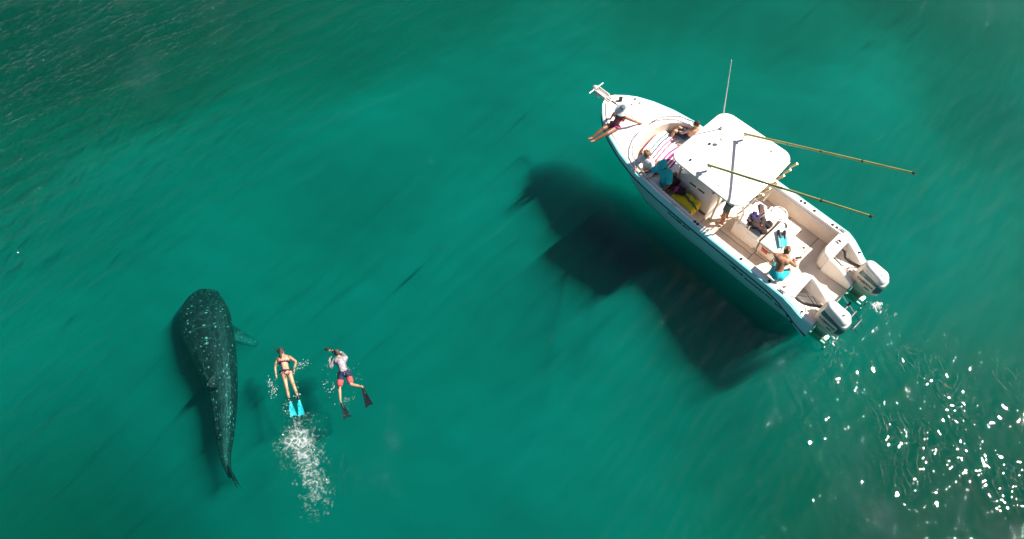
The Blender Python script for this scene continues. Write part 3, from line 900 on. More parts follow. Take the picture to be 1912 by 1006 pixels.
# ---- console with screen, wheel and lounge seat in front
mb = MB()
prof = [(3.25, FLOOR), (3.25, 1.05), (3.42, 1.42), (4.05, 1.50), (4.45, 1.18), (4.55, FLOOR)]
mb.loft([[(x, y, z) for x, z in prof] for y in (-0.50, 0.50)])
cons = mb.build('console', M['gel'], boat, 30)
mdf = cons.modifiers.new('b', 'BEVEL'); mdf.width = 0.035; mdf.segments = 3
q = MB(); rows = []
for y in np.linspace(-0.5, 0.5, 7):
    c = 0.10 * (1 - (y / 0.5) ** 2)
    rows.append([(4.06 + c, y, 1.50), (3.86 + c, y * 0.94, 1.98), (3.85 + c, y * 0.94, 1.98), (4.05 + c, y, 1.50)])
q.loft(rows); 
M['screen'] = mat('smoked acrylic', (0.03, 0.04, 0.045), 0.05)
q.build('windscreen', M['screen'], cons, 40)
q = MB()
pts = [(3.18 + 0.05 * math.sin(a), 0.16 * math.cos(a), 1.12 + 0.16 * math.sin(a)) for a in np.linspace(0, 2 * math.pi, 20)]
q.tube(pts, 0.014, 6); q.tube([(3.18, -0.15, 1.12), (3.18, 0.15, 1.12)], 0.010, 6); q.tube([(3.28, 0, 1.10), (3.18, 0, 1.12)], 0.03, 8)
q.build('steering_wheel', M['steel'], cons, 60)
q = MB(); q.box((3.325, 0.28, 1.25), (0.02, 0.30, 0.22), Matrix.Rotation(R(-25), 3, 'Y'), 0.008); q.build('display', M['black'], cons, 30)
for x in (3.65, 3.95):
    MB().box((x, 0.503, 1.12), (0.22, 0.015, 0.05), bevel=0.004).build('side_vent', M['black'], cons, 30)
mb = MB(); mb.box((4.95, 0, 0.56), (0.75, 0.86, 0.42), bevel=0.03); lounge = mb.build('lounge_seat', M['gel'], boat, 40)
mb = MB(); mb.box((4.96, 0, 0.80), (0.74, 0.84, 0.09), bevel=0.035); mb.build('lounge_cushion', M['cushion'], lounge, 50)
mb = MB(); mb.box((5.55, -0.1, 0.74), (0.50, 0.9, 0.12), bevel=0.04); mb.build('bow_cushion', M['cushion'], boat, 50)

# ---- leaning post / rigging station behind the helm
mb = MB()
mb.box((2.05, 0, 0.66), (0.78, 0.92, 0.60), bevel=0.03)
lp = mb.build('rigging_station', M['gel'], boat, 40)
q = MB(); q.box((2.25, 0, 1.01), (0.34, 0.90, 0.09), bevel=0.03); q.build('seat_cushion', M['cushion'], lp, 50)
q = MB()
q.tube([(2.44, 0.46, 0.95), (2.46, 0.47, 1.25), (2.42, 0.44, 1.33), (2.42, -0.44, 1.33), (2.46, -0.47, 1.25), (2.44, -0.46, 0.95)], 0.02, 8); q.build('backrest_rail', M['steel'], lp, 60)
q = MB()
q.tube([(2.0, 0.46, 0.96), (2.02, 0.47, 1.12), (1.98, 0.44, 1.17), (1.98, -0.44, 1.17), (2.02, -0.47, 1.12), (2.0, -0.46, 0.96)], 0.018, 8); q.build('backrest_rail', M['steel'], lp, 60)
q = MB(); q.box((1.86, -0.05, 0.965), (0.28, 0.60, 0.012), bevel=0.005); q.build('work_top', M['cushion'], lp, 30)
q = MB(); q.box((1.80, 0.463, 0.66), (0.4, 0.012, 0.34), bevel=0.01); q.build('side_hatch', M['cushion'], lp, 30)
# starboard live well
q = MB(); q.tube([(1.78, -0.66, FLOOR), (1.78, -0.66, 0.82)], 0.24, 24); lw = q.build('live_well', M['gel'], boat, 40)
q = MB(); q.tube([(1.78, -0.66, 0.822), (1.78, -0.66, 0.85)], [0.25, 0.235], 24); q.build('well_lid', M['gel'], lw, 30)

# ---- bow fittings
q = MB(); q.box((7.86, 0, 1.27), (0.66, 0.17, 0.05), bevel=0.015); q.box((7.95, 0.095, 1.31), (0.5, 0.02, 0.09), bevel=0.006); q.box((7.95, -0.095, 1.31), (0.5, 0.02, 0.09), bevel=0.006)
pulpit = q.build('bow_pulpit', M['gel'], boat, 30)
q = MB(); q.tube([(8.16, -0.09, 1.30), (8.16, 0.09, 1.30)], 0.05, 12); q.build('anchor_roller', M['black'], pulpit, 40)
q = MB(); q.tube([(7.55, 0.0, 1.34), (8.22, 0.0, 1.36)], 0.022, 8)
q.tube([(8.17, -0.30, 1.33), (8.17, 0.30, 1.33)], 0.017, 8)
q.ellipsoid((8.20, 0, 1.33), (0.10, 0.085, 0.06))
for s in (1, -1):
    q.loft([[(8.22, s * 0.02, 1.34), (8.10, s * 0.13, 1.20), (8.00, s * 0.03, 1.10)], [(8.20, s * 0.02, 1.32), (8.08, s * 0.12, 1.18), (7.98, s * 0.03, 1.08)]])
q.build('anchor', M['galv'], boat, 40)
q = MB(); q.tube([(7.36, -0.2, deckz(7.36) + 0.0), (7.36, -0.2, deckz(7.36) + 0.07), (7.36, -0.2, deckz(7.36) + 0.09), (7.36, -0.2, deckz(7.36) + 0.13)], [0.06, 0.045, 0.06, 0.05], 14); q.build('windlass', M['black'], boat, 40)
q = MB(); q.tube([(7.56, 0, 1.33), (7.42, -0.03, 1.30), (7.2, 0.02, 1.262), (7.08, 0.08, 1.25)], 0.010, 6); q.tube([(7.6, 0.16, 1.26), (7.35, 0.14, 1.255), (7.12, 0.10, 1.255)], 0.008, 6); q.build('anchor_line', M['rope'], boat, 60)
for (x, y) in ((7.1, -0.56), (6.92, -0.55), (7.02, -0.33)):
    MB().tube([(x, y, deckz(x, y) + 0.008), (x, y, deckz(x, y) + 0.03)], 0.026, 10).build('deck_fitting', M['black'], boat, 40)
# bow grab rails along the rim of the forward cockpit
for sgn in (1, -1):
    pts = []
    for (x, y, h) in ((4.9, 1.23, 0.02), (5.0, 1.24, 0.10), (5.4, 1.18, 0.12), (5.75, 1.03, 0.12), (5.98, 0.78, 0.12), (6.12, 0.50, 0.11), (6.18, 0.26, 0.09), (6.19, 0.20, 0.02)):
        pts.append((x, sgn * y, deckz(x, y) + h))
    q = MB(); q.tube(pts, 0.016, 8)
    for (x, y) in ((5.4, 1.18), (5.98, 0.78)):
        q.tube([(x, sgn * y, deckz(x, y)), (x, sgn * y, deckz(x, y) + 0.12)], 0.013, 8)
    q.build('bow_rail', M['steel'], boat, 60)
# rod holders and cleats in the gunwales
for (x, y) in ((1.59, -1.33), (1.48, -1.35), (1.15, -1.33), (0.55, -1.31), (0.42, -1.32), (3.15, 1.33), (3.05, 1.335), (1.57, 1.335), (0.66, 1.335)):
    q = MB(); z = deckz(x, y) + 0.010
    q.tube([(x, y, z), (x, y, z + 0.014), (x, y, z + 0.014), (x, y, z + 0.006)], [0.042, 0.040, 0.03, 0.028], 14)
    q.build('gunwale_rod_holder', M['black'], boat, 50)
for (x, y) in ((0.26, -1.34), (0.26, 1.34), (3.9, 1.33), (3.9, -1.33)):
    q = MB(); z = deckz(x, y) + 0.012
    q.tube([(x - 0.10, y, z + 0.045), (x - 0.05, y, z + 0.035), (x + 0.05, y, z + 0.035), (x + 0.10, y, z + 0.045)], [0.012, 0.018, 0.018, 0.012], 8)
    q.tube([(x - 0.03, y, z), (x - 0.03, y, z + 0.03)], 0.014, 8); q.tube([(x + 0.03, y, z), (x + 0.03, y, z + 0.03)], 0.014, 8)
    q.build('cleat', M['steel'], boat, 50)
# coaming bolster along the starboard inner side
q = MB(); q.tube([(0.5, -1.225, 0.86), (2.4, -1.225, 0.88)], 0.03, 8); q.build('coaming_bolster', M['cushion'], boat, 60)
q = MB(); q.tube([(0.5, 1.225, 0.86), (2.4, 1.225, 0.88)], 0.03, 8); q.build('coaming_bolster', M['cushion'], boat, 60)

# ---- lettering on the port side
def side_pt(X, z):
    s = sect(X)
    zz = [p[2] for p in s[3:8]][::-1]; yy = [p[1] for p in s[3:8]][::-1]; xx = [p[0] for p in s[3:8]][::-1]
    return (float(np.interp(z, zz, xx)), float(np.interp(z, zz, yy)) + 0.006, z)
def hull_text(s, x0, z0, size, slant=0.0, stretch=1.0, bold=0.003, name='lettering'):
    vs, fs = text_mesh(s, size, bold)
    q = MB()
    q.add([side_pt(x0 - (u + slant * v) * stretch, z0 + v + 0.0) for u, v, _ in vs], fs)
    return q.build(name, M['navy'], boat, 0)
hull_text('GLACIER BAY', 3.98, 0.665, 0.135, 0.2, 1.02, 0.004)
hull_text('LA PAZ', 0.72, 0.53, 0.125, 0.0, 1.0, 0.004)
hull_text('BCS', 0.22, 0.47, 0.125, 0.0, 1.0, 0.004)
# a leaping billfish outline and a line of hand-written script before the port name
q = MB()
fish = [(a_, b_ + 0.10) for a_, b_ in [(2.05, 0.56), (1.72, 0.535), (1.62, 0.56), (1.56, 0.60), (1.53, 0.55), (1.38, 0.53), (1.28, 0.57), (1.31, 0.51), (1.27, 0.45), (1.38, 0.49), (1.55, 0.49), (1.70, 0.515)]]
q.add([side_pt(x, z) for x, z in fish], [tuple(range(len(fish)))])
q.build('billfish_emblem', M['navy'], boat, 0)
q = MB()
pts = []
for k in range(46):
    t = k / 45
    pts.append(side_pt(1.22 - 0.52 * t - 0.018 * math.sin(k * 1.55), 0.575 + 0.03 * math.cos(k * 1.55) + (0.03 if k in (0, 1, 17, 18, 31) else 0)))
q.tube(pts, 0.010, 5); q.build('script_line', M['navy'], boat, 60)
for (x, z) in ((-0.22, 0.40), (-0.38, 0.27)):
    q = MB(); p = side_pt(x, z); q.ellipsoid(p, (0.04, 0.02, 0.03)); q.build('drain_fitting', M['black'], boat, 60)

# ------------------------------------------------------------------ people
def V(*a): return Vector(a)
def place(o, base, on_boat=True, rz=0):
    T = Matrix.Translation(base)
    o.matrix_world = (BM @ T) if on_boat else T

def hand(mb, w, d, k, curl=0.35, side=1):
    """palm and five fingers that continue direction d from wrist w"""
    d = d.normalized()
    up = V(0, 0, 1) if abs(d.z) < 0.85 else V(1, 0, 0)
    lat = d.cross(up).normalized() * side
    nrm = lat.cross(d).normalized()
    if nrm.z > 0: nrm = -nrm
    mb.capsule(w, w + d * 0.07 * k, 0.027 * k, 0.033 * k, 8, 3)
    for i, (o_, l_) in enumerate(((-0.028, 0.060), (-0.010, 0.075), (0.010, 0.080), (0.028, 0.068))):
        a = w + d * 0.085 * k + lat * o_ * k
        b = a + (d + lat * o_ * 4 + nrm * curl * 0.5).normalized() * l_ * 0.5 * k
        c = b + (d + lat * o_ * 3 + nrm * curl * 1.6).normalized() * l_ * 0.5 * k
        mb.capsule(a, b, 0.0105 * k, 0.0095 * k, 7, 2); mb.capsule(b, c, 0.0095 * k, 0.008 * k, 7, 2)
    a = w + d * 0.03 * k - lat * 0.026 * k
    b = a + (d * 0.7 - lat * 0.9).normalized() * 0.04 * k
    mb.capsule(a, b, 0.013 * k, 0.011 * k, 7, 2); mb.capsule(b, b + (d - lat * 0.3 + nrm * 0.3).normalized() * 0.032 * k, 0.011 * k, 0.009 * k, 7, 2)

def head_rot(face, up):
    f = face.normalized(); u = (up - f * up.dot(f)).normalized(); r = u.cross(f)
    return Matrix((f, r, u)).transposed()

def person(label, J, skin, k=1.0, clothes=(), hair='hair', on_boat=True, group=None, long_hair=False, voxel=0.0125):
    """J: joint positions; one continuous body with hair and clothing as children"""
    base = Vector(J['base'])
    mb = MB()
    P = {n_: Vector(v) for n_, v in J.items() if isinstance(v, (tuple, Vector))}
    mid_ = (P['pelvis'] + P['chest']) / 2
    sl, sr, hl, hr = P['shL'], P['shR'], P['hipL'], P['hipR']
    mb.capsule(hl, hr, 0.105 * k, 0.105 * k)
    mb.capsule(P['pelvis'], mid_, 0.125 * k, 0.112 * k); mb.capsule(mid_, P['chest'], 0.112 * k, 0.130 * k)
    cl = P['chest'] + (sl - P['chest']) * 0.45; cr_ = P['chest'] + (sr - P['chest']) * 0.45
    mb.capsule(cl, cr_, 0.112 * k, 0.112 * k)
    nk = P['neck']
    mb.capsule(sl, nk, 0.055 * k, 0.055 * k); mb.capsule(sr, nk, 0.055 * k, 0.055 * k); mb.capsule(P['chest'], nk, 0.10 * k, 0.058 * k)
    mb.capsule(nk, P['head'], 0.052 * k, 0.055 * k)
    face = Vector(J['face']); up = P['head'] - nk
    HR = head_rot(face, up)
    hc = P['head']
    mb.ellipsoid(hc + HR @ V(0.0, 0, 0.02 * k), (0.098 * k, 0.077 * k, 0.108 * k), HR)
    mb.ellipsoid(hc + HR @ V(0.035 * k, 0, -0.055 * k), (0.055 * k, 0.052 * k, 0.055 * k), HR)
    mb.capsule(hc + HR @ V(0.09 * k, 0, 0.025 * k), hc + HR @ V(0.112 * k, 0, -0.015 * k), 0.010 * k, 0.014 * k, 7, 2)
    for s in (1, -1):
        mb.ellipsoid(hc + HR @ V(-0.005 * k, s * 0.078 * k, 0.0), (0.022 * k, 0.012 * k, 0.032 * k), HR, 8, 6)
    for S_, E_, W_, sd in (('shL', 'elL', 'wrL', 1), ('shR', 'elR', 'wrR', -1)):
        mb.capsule(P[S_], P[E_], 0.056 * k, 0.042 * k); mb.capsule(P[E_], P[E_] + (P[W_] - P[E_]) * 0.35, 0.042 * k, 0.041 * k); mb.capsule(P[E_] + (P[W_] - P[E_]) * 0.35, P[W_], 0.041 * k, 0.028 * k)
        hand(mb, P[W_], (P[W_] - P[E_]).normalized() * 0.8 + Vector(J.get('hand' + sd_name(sd), (0, 0, 0))), k, side=sd)
    for H_, K_, A_, T_ in (('hipL', 'knL', 'anL', 'toL'), ('hipR', 'knR', 'anR', 'toR')):
        mb.capsule(P[H_], P[K_], 0.088 * k, 0.056 * k); c = P[K_] + (P[A_] - P[K_]) * 0.3
        mb.capsule(P[K_], c, 0.054 * k, 0.058 * k); mb.capsule(c, P[A_], 0.058 * k, 0.037 * k)
        mb.capsule(P[A_], P[T_], 0.040 * k, 0.030 * k, 9, 3)
        mb.ellipsoid(P[A_] - (P[T_] - P[A_]).normalized() * 0.03 * k, (0.036 * k,) * 3, None, 8, 6)
    if not on_boat:
        base = base + V(0, 0, 0.07)      # floats a little deeper than laid out
        P0 = base - V(0, 0, 0.07)
    o = remeshed(mb, 'person', skin, voxel, 4, None, base)
    place(o, base if on_boat else P0, on_boat)
    tag(o, label, 'person', group)
    def child(mb_, name, mm, vox=0.013, sm=3):
        return remeshed(mb_, name, mm, vox, sm, o, base)
    # face details
    for s in (1, -1):
        MB().ellipsoid(hc + HR @ V(0.088 * k, s * 0.032 * k, 0.018 * k), (0.010 * k, 0.013 * k, 0.008 * k), HR, 8, 6).build('eye', M['eye'], o, 60, base)
    MB().ellipsoid(hc + HR @ V(0.086 * k, 0, -0.052 * k), (0.008 * k, 0.024 * k, 0.007 * k), HR, 8, 6).build('mouth', M['lip'], o, 60, base)
    if hair:
        q = MB()
        q.ellipsoid(hc + HR @ V(-0.018 * k, 0, 0.034 * k), (0.104 * k, 0.088 * k, 0.106 * k), HR)
        q.ellipsoid(hc + HR @ V(-0.045 * k, 0, -0.01 * k), (0.072 * k, 0.084 * k, 0.085 * k), HR)
        for i in range(14):
            a = random.uniform(0, 6.28); b = random.uniform(-0.2, 1.2)
            dv = V(-0.35 + 0.75 * math.cos(a) * math.cos(b), math.sin(a) * math.cos(b), math.sin(b))
            q.ellipsoid(hc + HR @ (V(-0.02, 0, 0.034) * k + V(dv.x * 0.09, dv.y * 0.08, dv.z * 0.098) * k), (0.026 * k,) * 3, None, 8, 6)
        if long_hair:
            q.capsule(hc + HR @ V(-0.06 * k, 0.03 * k, -0.02 * k), nk + (P['chest'] - nk) * 0.5 + HR @ V(-0.11 * k, 0.02 * k, 0.0), 0.055 * k, 0.03 * k)
        child(q, 'hair', M[hair])
    for kind, mm in clothes:
        q = MB(); e = (0.030 if kind in ('shirt', 'long_shirt') else 0.018) * k
        if kind in ('shirt', 'rash', 'long_shirt', 'vest'):
            q.capsule(P['pelvis'] + (P['chest'] - P['pelvis']) * 0.10, mid_, 0.128 * k + e, 0.118 * k + e); q.capsule(mid_, P['chest'], 0.115 * k + e, 0.130 * k + e)
            q.capsule(cl, cr_, 0.112 * k + e, 0.112 * k + e)
            q.capsule(sl, P['chest'] + (nk - P['chest']) * 0.7, 0.058 * k + e * 0.7, 0.06 * k + e * 0.5); q.capsule(sr, P['chest'] + (nk - P['chest']) * 0.7, 0.058 * k + e * 0.7, 0.06 * k + e * 0.5)
            if kind != 'vest':
                for S_, E_, W_ in (('shL', 'elL', 'wrL'), ('shR', 'elR', 'wrR')):
                    if kind == 'shirt':
                        q.capsule(P[S_], P[S_] + (P[E_] - P[S_]) * 0.7, 0.058 * k + e, 0.056 * k + e)
                    else:
                        q.capsule(P[S_], P[E_], 0.058 * k + e * 0.8, 0.044 * k + e * 0.8); q.capsule(P[E_], P[E_] + (P[W_] - P[E_]) * 0.9, 0.044 * k + e * 0.8, 0.031 * k + e * 0.8)
            child(q, 'shirt', mm)
        elif kind in ('shorts', 'briefs'):
            if kind == 'briefs':
                ax_ = (hr - hl).normalized(); up_ = (P['chest'] - P['pelvis']).normalized(); fw_ = ax_.cross(up_)
                c_ = (hl + hr) / 2
                q.tube([c_ + up_ * 0.055 * k + ax_ * math.cos(t) * 0.195 * k * (hr - hl).length / (0.17 * k) * 0.98 + fw_ * math.sin(t) * 0.135 * k for t in np.linspace(0, 2 * math.pi, 26)], 0.028 * k, 7)
                q.ellipsoid(c_ + up_ * 0.0, (0.085 * k, 0.085 * k, 0.085 * k), None)
                q.capsule(c_ + fw_ * 0.095 * k + up_ * 0.03 * k, c_ - up_ * 0.06 * k + fw_ * 0.04 * k, 0.05 * k, 0.05 * k)
                q.capsule(c_ - fw_ * 0.095 * k + up_ * 0.03 * k, c_ - up_ * 0.06 * k - fw_ * 0.04 * k, 0.05 * k, 0.05 * k)
            else:
                q.capsule(hl, hr, 0.108 * k + e * 0.8, 0.108 * k + e * 0.8); q.capsule(P['pelvis'], P['pelvis'] + (mid_ - P['pelvis']) * 0.3, 0.125 * k + e * 0.8, 0.122 * k + e * 0.8)
            if kind == 'shorts':
                for H_, K_ in (('hipL', 'knL'), ('hipR', 'knR')):
                    q.capsule(P[H_], P[H_] + (P[K_] - P[H_]) * 0.62, 0.09 * k + e, 0.082 * k + e)
            child(q, 'shorts' if kind == 'shorts' else 'bikini_bottom', mm)
        elif kind == 'hem':
            for H_, K_ in (('hipL', 'knL'), ('hipR', 'knR')):
                q.capsule(P[H_] + (P[K_] - P[H_]) * 0.5, P[H_] + (P[K_] - P[H_]) * 0.72, 0.092 * k + e, 0.082 * k + e)
            child(q, 'shorts_hem', mm)
        elif kind == 'waist':
            q.capsule(P['pelvis'] + (mid_ - P['pelvis']) * 0.5, P['pelvis'] + (mid_ - P['pelvis']) * 0.95, 0.122 * k + e, 0.116 * k + e)
            child(q, 'shirt_tail', mm)
        elif kind == 'top':
            a = P['chest'] + (P['pelvis'] - P['chest']) * 0.16
            rr = 0.135 * k
            ax_ = (P['chest'] - P['pelvis']).normalized()
            u = (cr_ - cl).normalized(); w_ = ax_.cross(u)
            pts = [a + u * math.cos(t) * 0.178 * k + w_ * math.sin(t) * 0.136 * k for t in np.linspace(0, 2 * math.pi, 26)]
            q.tube(pts, 0.022 * k, 7)
            q.tube([a + w_ * 0.14 * k + u * 0.07 * k, nk + u * 0.02 * k, a - w_ * 0.14 * k + u * 0.07 * k], 0.010 * k, 6)
            q.build('bikini_top', mm, o, 60, base)
        elif kind == 'cap':
            q.ellipsoid(hc + HR @ V(-0.005 * k, 0, 0.05 * k), (0.135 * k, 0.118 * k, 0.118 * k), HR)
            q.ellipsoid(hc + HR @ V(0.14 * k, 0, 0.06 * k), (0.10 * k, 0.088 * k, 0.02 * k), HR)
            child(q, 'cap', mm, 0.010)
        elif kind == 'sunhat':
            rings_ = []
            for (r_, z_) in ((0.255, 0.030), (0.24, 0.042), (0.118, 0.07), (0.104, 0.085), (0.098, 0.15), (0.07, 0.175), (0.02, 0.18)):
                rings_.append([hc + HR @ (V(r_ * math.cos(t) * 1.05 - 0.01, r_ * math.sin(t), z_ + (0.018 * math.sin(2 * t) if r_ > 0.15 else 0)) * k) for t in np.linspace(0, 2 * math.pi, 28, endpoint=False)])
            q.loft(rings_)
            h_ = q.build('sun_hat', mm, o, 60, base)
            q2 = MB()
            q2.loft([[hc + HR @ (V(r_ * math.cos(t) - 0.012, r_ * math.sin(t), z_) * k) for t in np.linspace(0, 2 * math.pi, 28, endpoint=False)] for (r_, z_) in ((0.102, 0.140), (0.092, 0.165), (0.068, 0.184), (0.02, 0.190))])
            q2.build('hat_crown', M['hatband'], h_, 60, base)
        elif kind == 'mask':
            q.ellipsoid(hc + HR @ V(0.085 * k, 0, 0.018 * k), (0.03 * k, 0.075 * k, 0.045 * k), HR)
            pts = [hc + HR @ (V(0.108 * math.cos(t), 0.094 * math.sin(t), 0.02) * k) for t in np.linspace(0, 2 * math.pi, 24)]
            q.tube(pts, 0.009 * k, 6)
            q.build('dive_mask', mm, o, 60, base)
            q = MB()
            q.tube([hc + HR @ (V(0.10, 0.02, -0.055) * k), hc + HR @ (V(0.09, 0.09, -0.05) * k), hc + HR @ (V(0.03, 0.125, 0.03) * k), hc + HR @ (V(-0.10, 0.13, 0.16) * k), hc + HR @ (V(-0.17, 0.12, 0.24) * k)], 0.012 * k, 7)
            q.build('snorkel', M['black'], o, 60, base)
    o['_k'] = k
    del o['_k']
    return o, base
def sd_name(sd): return 'L' if sd > 0 else 'R'

def lerp(a, b, t): return tuple(a[i] + (b[i] - a[i]) * t for i in range(3))

# woman sunning on the foredeck, legs out over the port side
person('woman in magenta bikini and white sun hat leaning back on the foredeck', dict(
    base=(6.78, 0.62, 1.2), pelvis=(6.80, 0.66, 1.325), chest=(6.78, 0.50, 1.59), neck=(6.77, 0.43, 1.71), head=(6.77, 0.42, 1.81), face=(0.15, 0.9, -0.25),
    shL=(6.94, 0.47, 1.65), elL=(7.07, 0.42, 1.44), wrL=(7.09, 0.50, 1.27), shR=(6.61, 0.45, 1.65), elR=(6.46, 0.24, 1.46), wrR=(6.40, 0.04, 1.27), handL=(0.0, 0.3, 0.1), handR=(-0.2, -0.3, 0.2),
    hipL=(6.87, 0.67, 1.315), knL=(6.88, 1.07, 1.46), anL=(6.95, 1.44, 1.28), toL=(6.97, 1.57, 1.33), hipR=(6.72, 0.67, 1.315), knR=(6.71, 1.07, 1.40), anR=(6.85, 1.46, 1.26), toR=(6.86, 1.59, 1.32)),
    M['skin3b'], 0.93, (('briefs', M['magenta']), ('top', M['magenta']), ('sunhat', M['straw'])), 'hair', long_hair=True)
# bare-chested boy on the starboard bow bench
person('bare chested boy with dark hair sitting at the starboard bow rail', dict(
    base=(5.35, -0.95, 0.77), pelvis=(5.28, -0.95, 0.87), chest=(5.16, -0.99, 1.17), neck=(5.15, -1.0, 1.30), head=(5.17, -1.0, 1.41), face=(0.7, 0.6, -0.35),
    shL=(5.22, -0.85, 1.24), elL=(5.38, -0.76, 1.05), wrL=(5.54, -0.78, 0.98), shR=(5.12, -1.15, 1.24), elR=(5.30, -1.18, 1.04), wrR=(5.47, -1.05, 1.00),
    hipL=(5.32, -0.88, 0.86), knL=(5.62, -0.72, 0.98), anL=(5.58, -0.48, 0.66), toL=(5.68, -0.42, 0.62), hipR=(5.27, -1.03, 0.86), knR=(5.62, -0.92, 0.98), anR=(5.74, -0.66, 0.70), toR=(5.84, -0.6, 0.66)),
    M['skin'], 0.86, (('shorts', M['indigo']),), 'hair')
# child in a white top on the port bow bench
person('child in white long sleeved top with sandy hair by the port gunwale', dict(
    base=(5.30, 0.86, 0.77), pelvis=(5.24, 0.86, 0.87), chest=(5.30, 0.86, 1.20), neck=(5.33, 0.87, 1.36), head=(5.37, 0.88, 1.48), face=(-0.35, 0.75, -0.6),
    shL=(5.16, 0.90, 1.31), elL=(5.02, 0.98, 1.12), wrL=(4.98, 1.15, 1.09), shR=(5.46, 0.92, 1.31), elR=(5.56, 1.05, 1.14), wrR=(5.44, 1.22, 1.14),
    hipL=(5.15, 0.84, 0.86), knL=(4.98, 0.58, 0.90), anL=(4.96, 0.50, 0.52), toL=(4.90, 0.42, 0.48), hipR=(5.30, 0.80, 0.86), knR=(5.20, 0.52, 0.90), anR=(5.16, 0.44, 0.52), toR=(5.12, 0.34, 0.48)),
    M['skin2'], 1.06, (('long_shirt', M['white']), ('shorts', M['coral'])), 'hairb')
# man in turquoise shirt and cap reaching forward
person('man in turquoise shirt and turquoise cap reaching towards the child', dict(
    base=(4.62, 0.86, 0.77), pelvis=(4.60, 0.84, 0.89), chest=(4.70, 0.84, 1.25), neck=(4.75, 0.85, 1.41), head=(4.80, 0.87, 1.52), face=(0.15, 0.8, -0.55),
    shL=(4.54, 0.86, 1.36), elL=(4.40, 0.98, 1.12), wrL=(4.42, 1.16, 1.05), shR=(4.88, 0.88, 1.36), elR=(5.02, 1.02, 1.20), wrR=(5.18, 1.18, 1.13),
    hipL=(4.50, 0.82, 0.87), knL=(4.36, 0.44, 0.90), anL=(4.34, 0.36, 0.46), toL=(4.28, 0.22, 0.42), hipR=(4.68, 0.80, 0.87), knR=(4.60, 0.42, 0.92), anR=(4.58, 0.52, 0.46), toR=(4.6, 0.4, 0.43)),
    M['skin3'], 1.08, (('shirt', M['cyan']), ('shorts', M['wine']), ('cap', M['cyan'])), 'hair')
# man at the helm, mostly under the roof
person('man in slate shorts standing at the helm under the hardtop', dict(
    base=(2.78, 0.30, FLOOR), pelvis=(2.80, 0.28, 1.30), chest=(2.86, 0.24, 1.68), neck=(2.90, 0.22, 1.86), head=(2.94, 0.22, 1.99), face=(1, 0, -0.1),
    shL=(2.86, 0.43, 1.79), elL=(2.96, 0.48, 1.52), wrL=(3.14, 0.30, 1.36), shR=(2.86, 0.05, 1.79), elR=(2.98, 0.0, 1.52), wrR=(3.14, -0.06, 1.36),
    hipL=(2.80, 0.37, 1.26), knL=(2.82, 0.42, 0.86), anL=(2.74, 0.46, 0.44), toL=(2.88, 0.49, 0.40), hipR=(2.80, 0.19, 1.26), knR=(2.84, 0.20, 0.86), anR=(2.80, 0.18, 0.44), toR=(2.94, 0.18, 0.40)),
    M['skin2'], 1.0, (('shorts', M['slate']), ('shirt', M['white'])), 'hair')
# bare-backed man sitting on the port gunwale aft
person('bare backed man in turquoise shorts hunched on the port gunwale near the stern', dict(
    base=(0.62, 1.20, 0.97), pelvis=(0.62, 1.14, 1.10), chest=(0.74, 0.92, 1.40), neck=(0.78, 0.78, 1.52), head=(0.82, 0.68, 1.54), face=(0.25, -0.6, -0.75),
    shL=(0.93, 0.94, 1.46), elL=(1.02, 0.74, 1.22), wrL=(0.86, 0.54, 1.15), shR=(0.58, 0.82, 1.46), elR=(0.44, 0.66, 1.22), wrR=(0.56, 0.48, 1.12),
    hipL=(0.72, 1.12, 1.08), knL=(0.86, 0.72, 0.98), anL=(0.84, 0.66, 0.50), toL=(0.86, 0.52, 0.42), hipR=(0.53, 1.10, 1.08), knR=(0.50, 0.70, 0.98), anR=(0.52, 0.64, 0.50), toR=(0.52, 0.5, 0.42)),
    M['skin2'], 1.02, (('shorts', M['cyan']),), 'hairb')

# ---- swimmers (world coordinates, just awash)
def fin_mesh(mb, a, d, k, L=0.34, w=0.10, nrm=V(0, 0, 1)):
    d = d.normalized(); lat = d.cross(nrm).normalized(); n_ = lat.cross(d)
    rows = []
    for t in np.linspace(0, 1, 8):
        ww = (0.045 + (w - 0.045) * t) * k; th = 0.035 * (1 - t) * k + 0.006
        notch = -0.04 * k if t == 1 else 0
        c = a + d * L * k * t
        rows.append([c - lat * ww - n_ * th * 0.3, c - lat * ww + n_ * th, c + d * notch - lat * 0.0 + n_ * th * 0.6, c + lat * ww + n_ * th, c + lat * ww - n_ * th * 0.3, c + d * notch - n_ * th])
    mb.loft(rows)
    mb.capsule(a - d * 0.08 * k, a + d * 0.08 * k, 0.048 * k, 0.045 * k)
    for s in (1, -1):
        mb.tube([a + lat * s * 0.042 * k + n_ * 0.02, a + d * L * k * 0.97 + lat * s * w * 0.97 * k + n_ * 0.008], [0.014 * k, 0.008 * k], 6)

kw = 0.80
J1 = dict(base=(-5.85, 6.6, 0.0), pelvis=(-5.80, 6.60, -0.02), chest=(-5.90, 6.90, 0.0), neck=(-5.95, 7.04, 0.02), head=(-5.99, 7.14, 0.03), face=(0.12, 0.25, -0.95),
    shL=(-6.07, 6.93, 0.0), elL=(-6.12, 6.75, -0.06), wrL=(-6.08, 6.58, -0.10), shR=(-5.76, 6.99, 0.02), elR=(-5.58, 6.87, 0.02), wrR=(-5.62, 6.70, -0.08),
    hipL=(-5.86, 6.57, -0.03), knL=(-5.74, 6.22, -0.07), anL=(-5.62, 5.88, -0.10), toL=(-5.57, 5.76, -0.11), hipR=(-5.72, 6.59, -0.03), knR=(-5.57, 6.26, -0.10), anR=(-5.43, 5.96, -0.19), toR=(-5.40, 5.85, -0.24))
o, base = person('snorkelling woman in dark plum bikini with cyan fins, face down in the water', J1, M['skin'], kw, (('briefs', M['plum']), ('top', M['plum']), ('mask', M['black'])), 'hair', on_boat=False, long_hair=True)
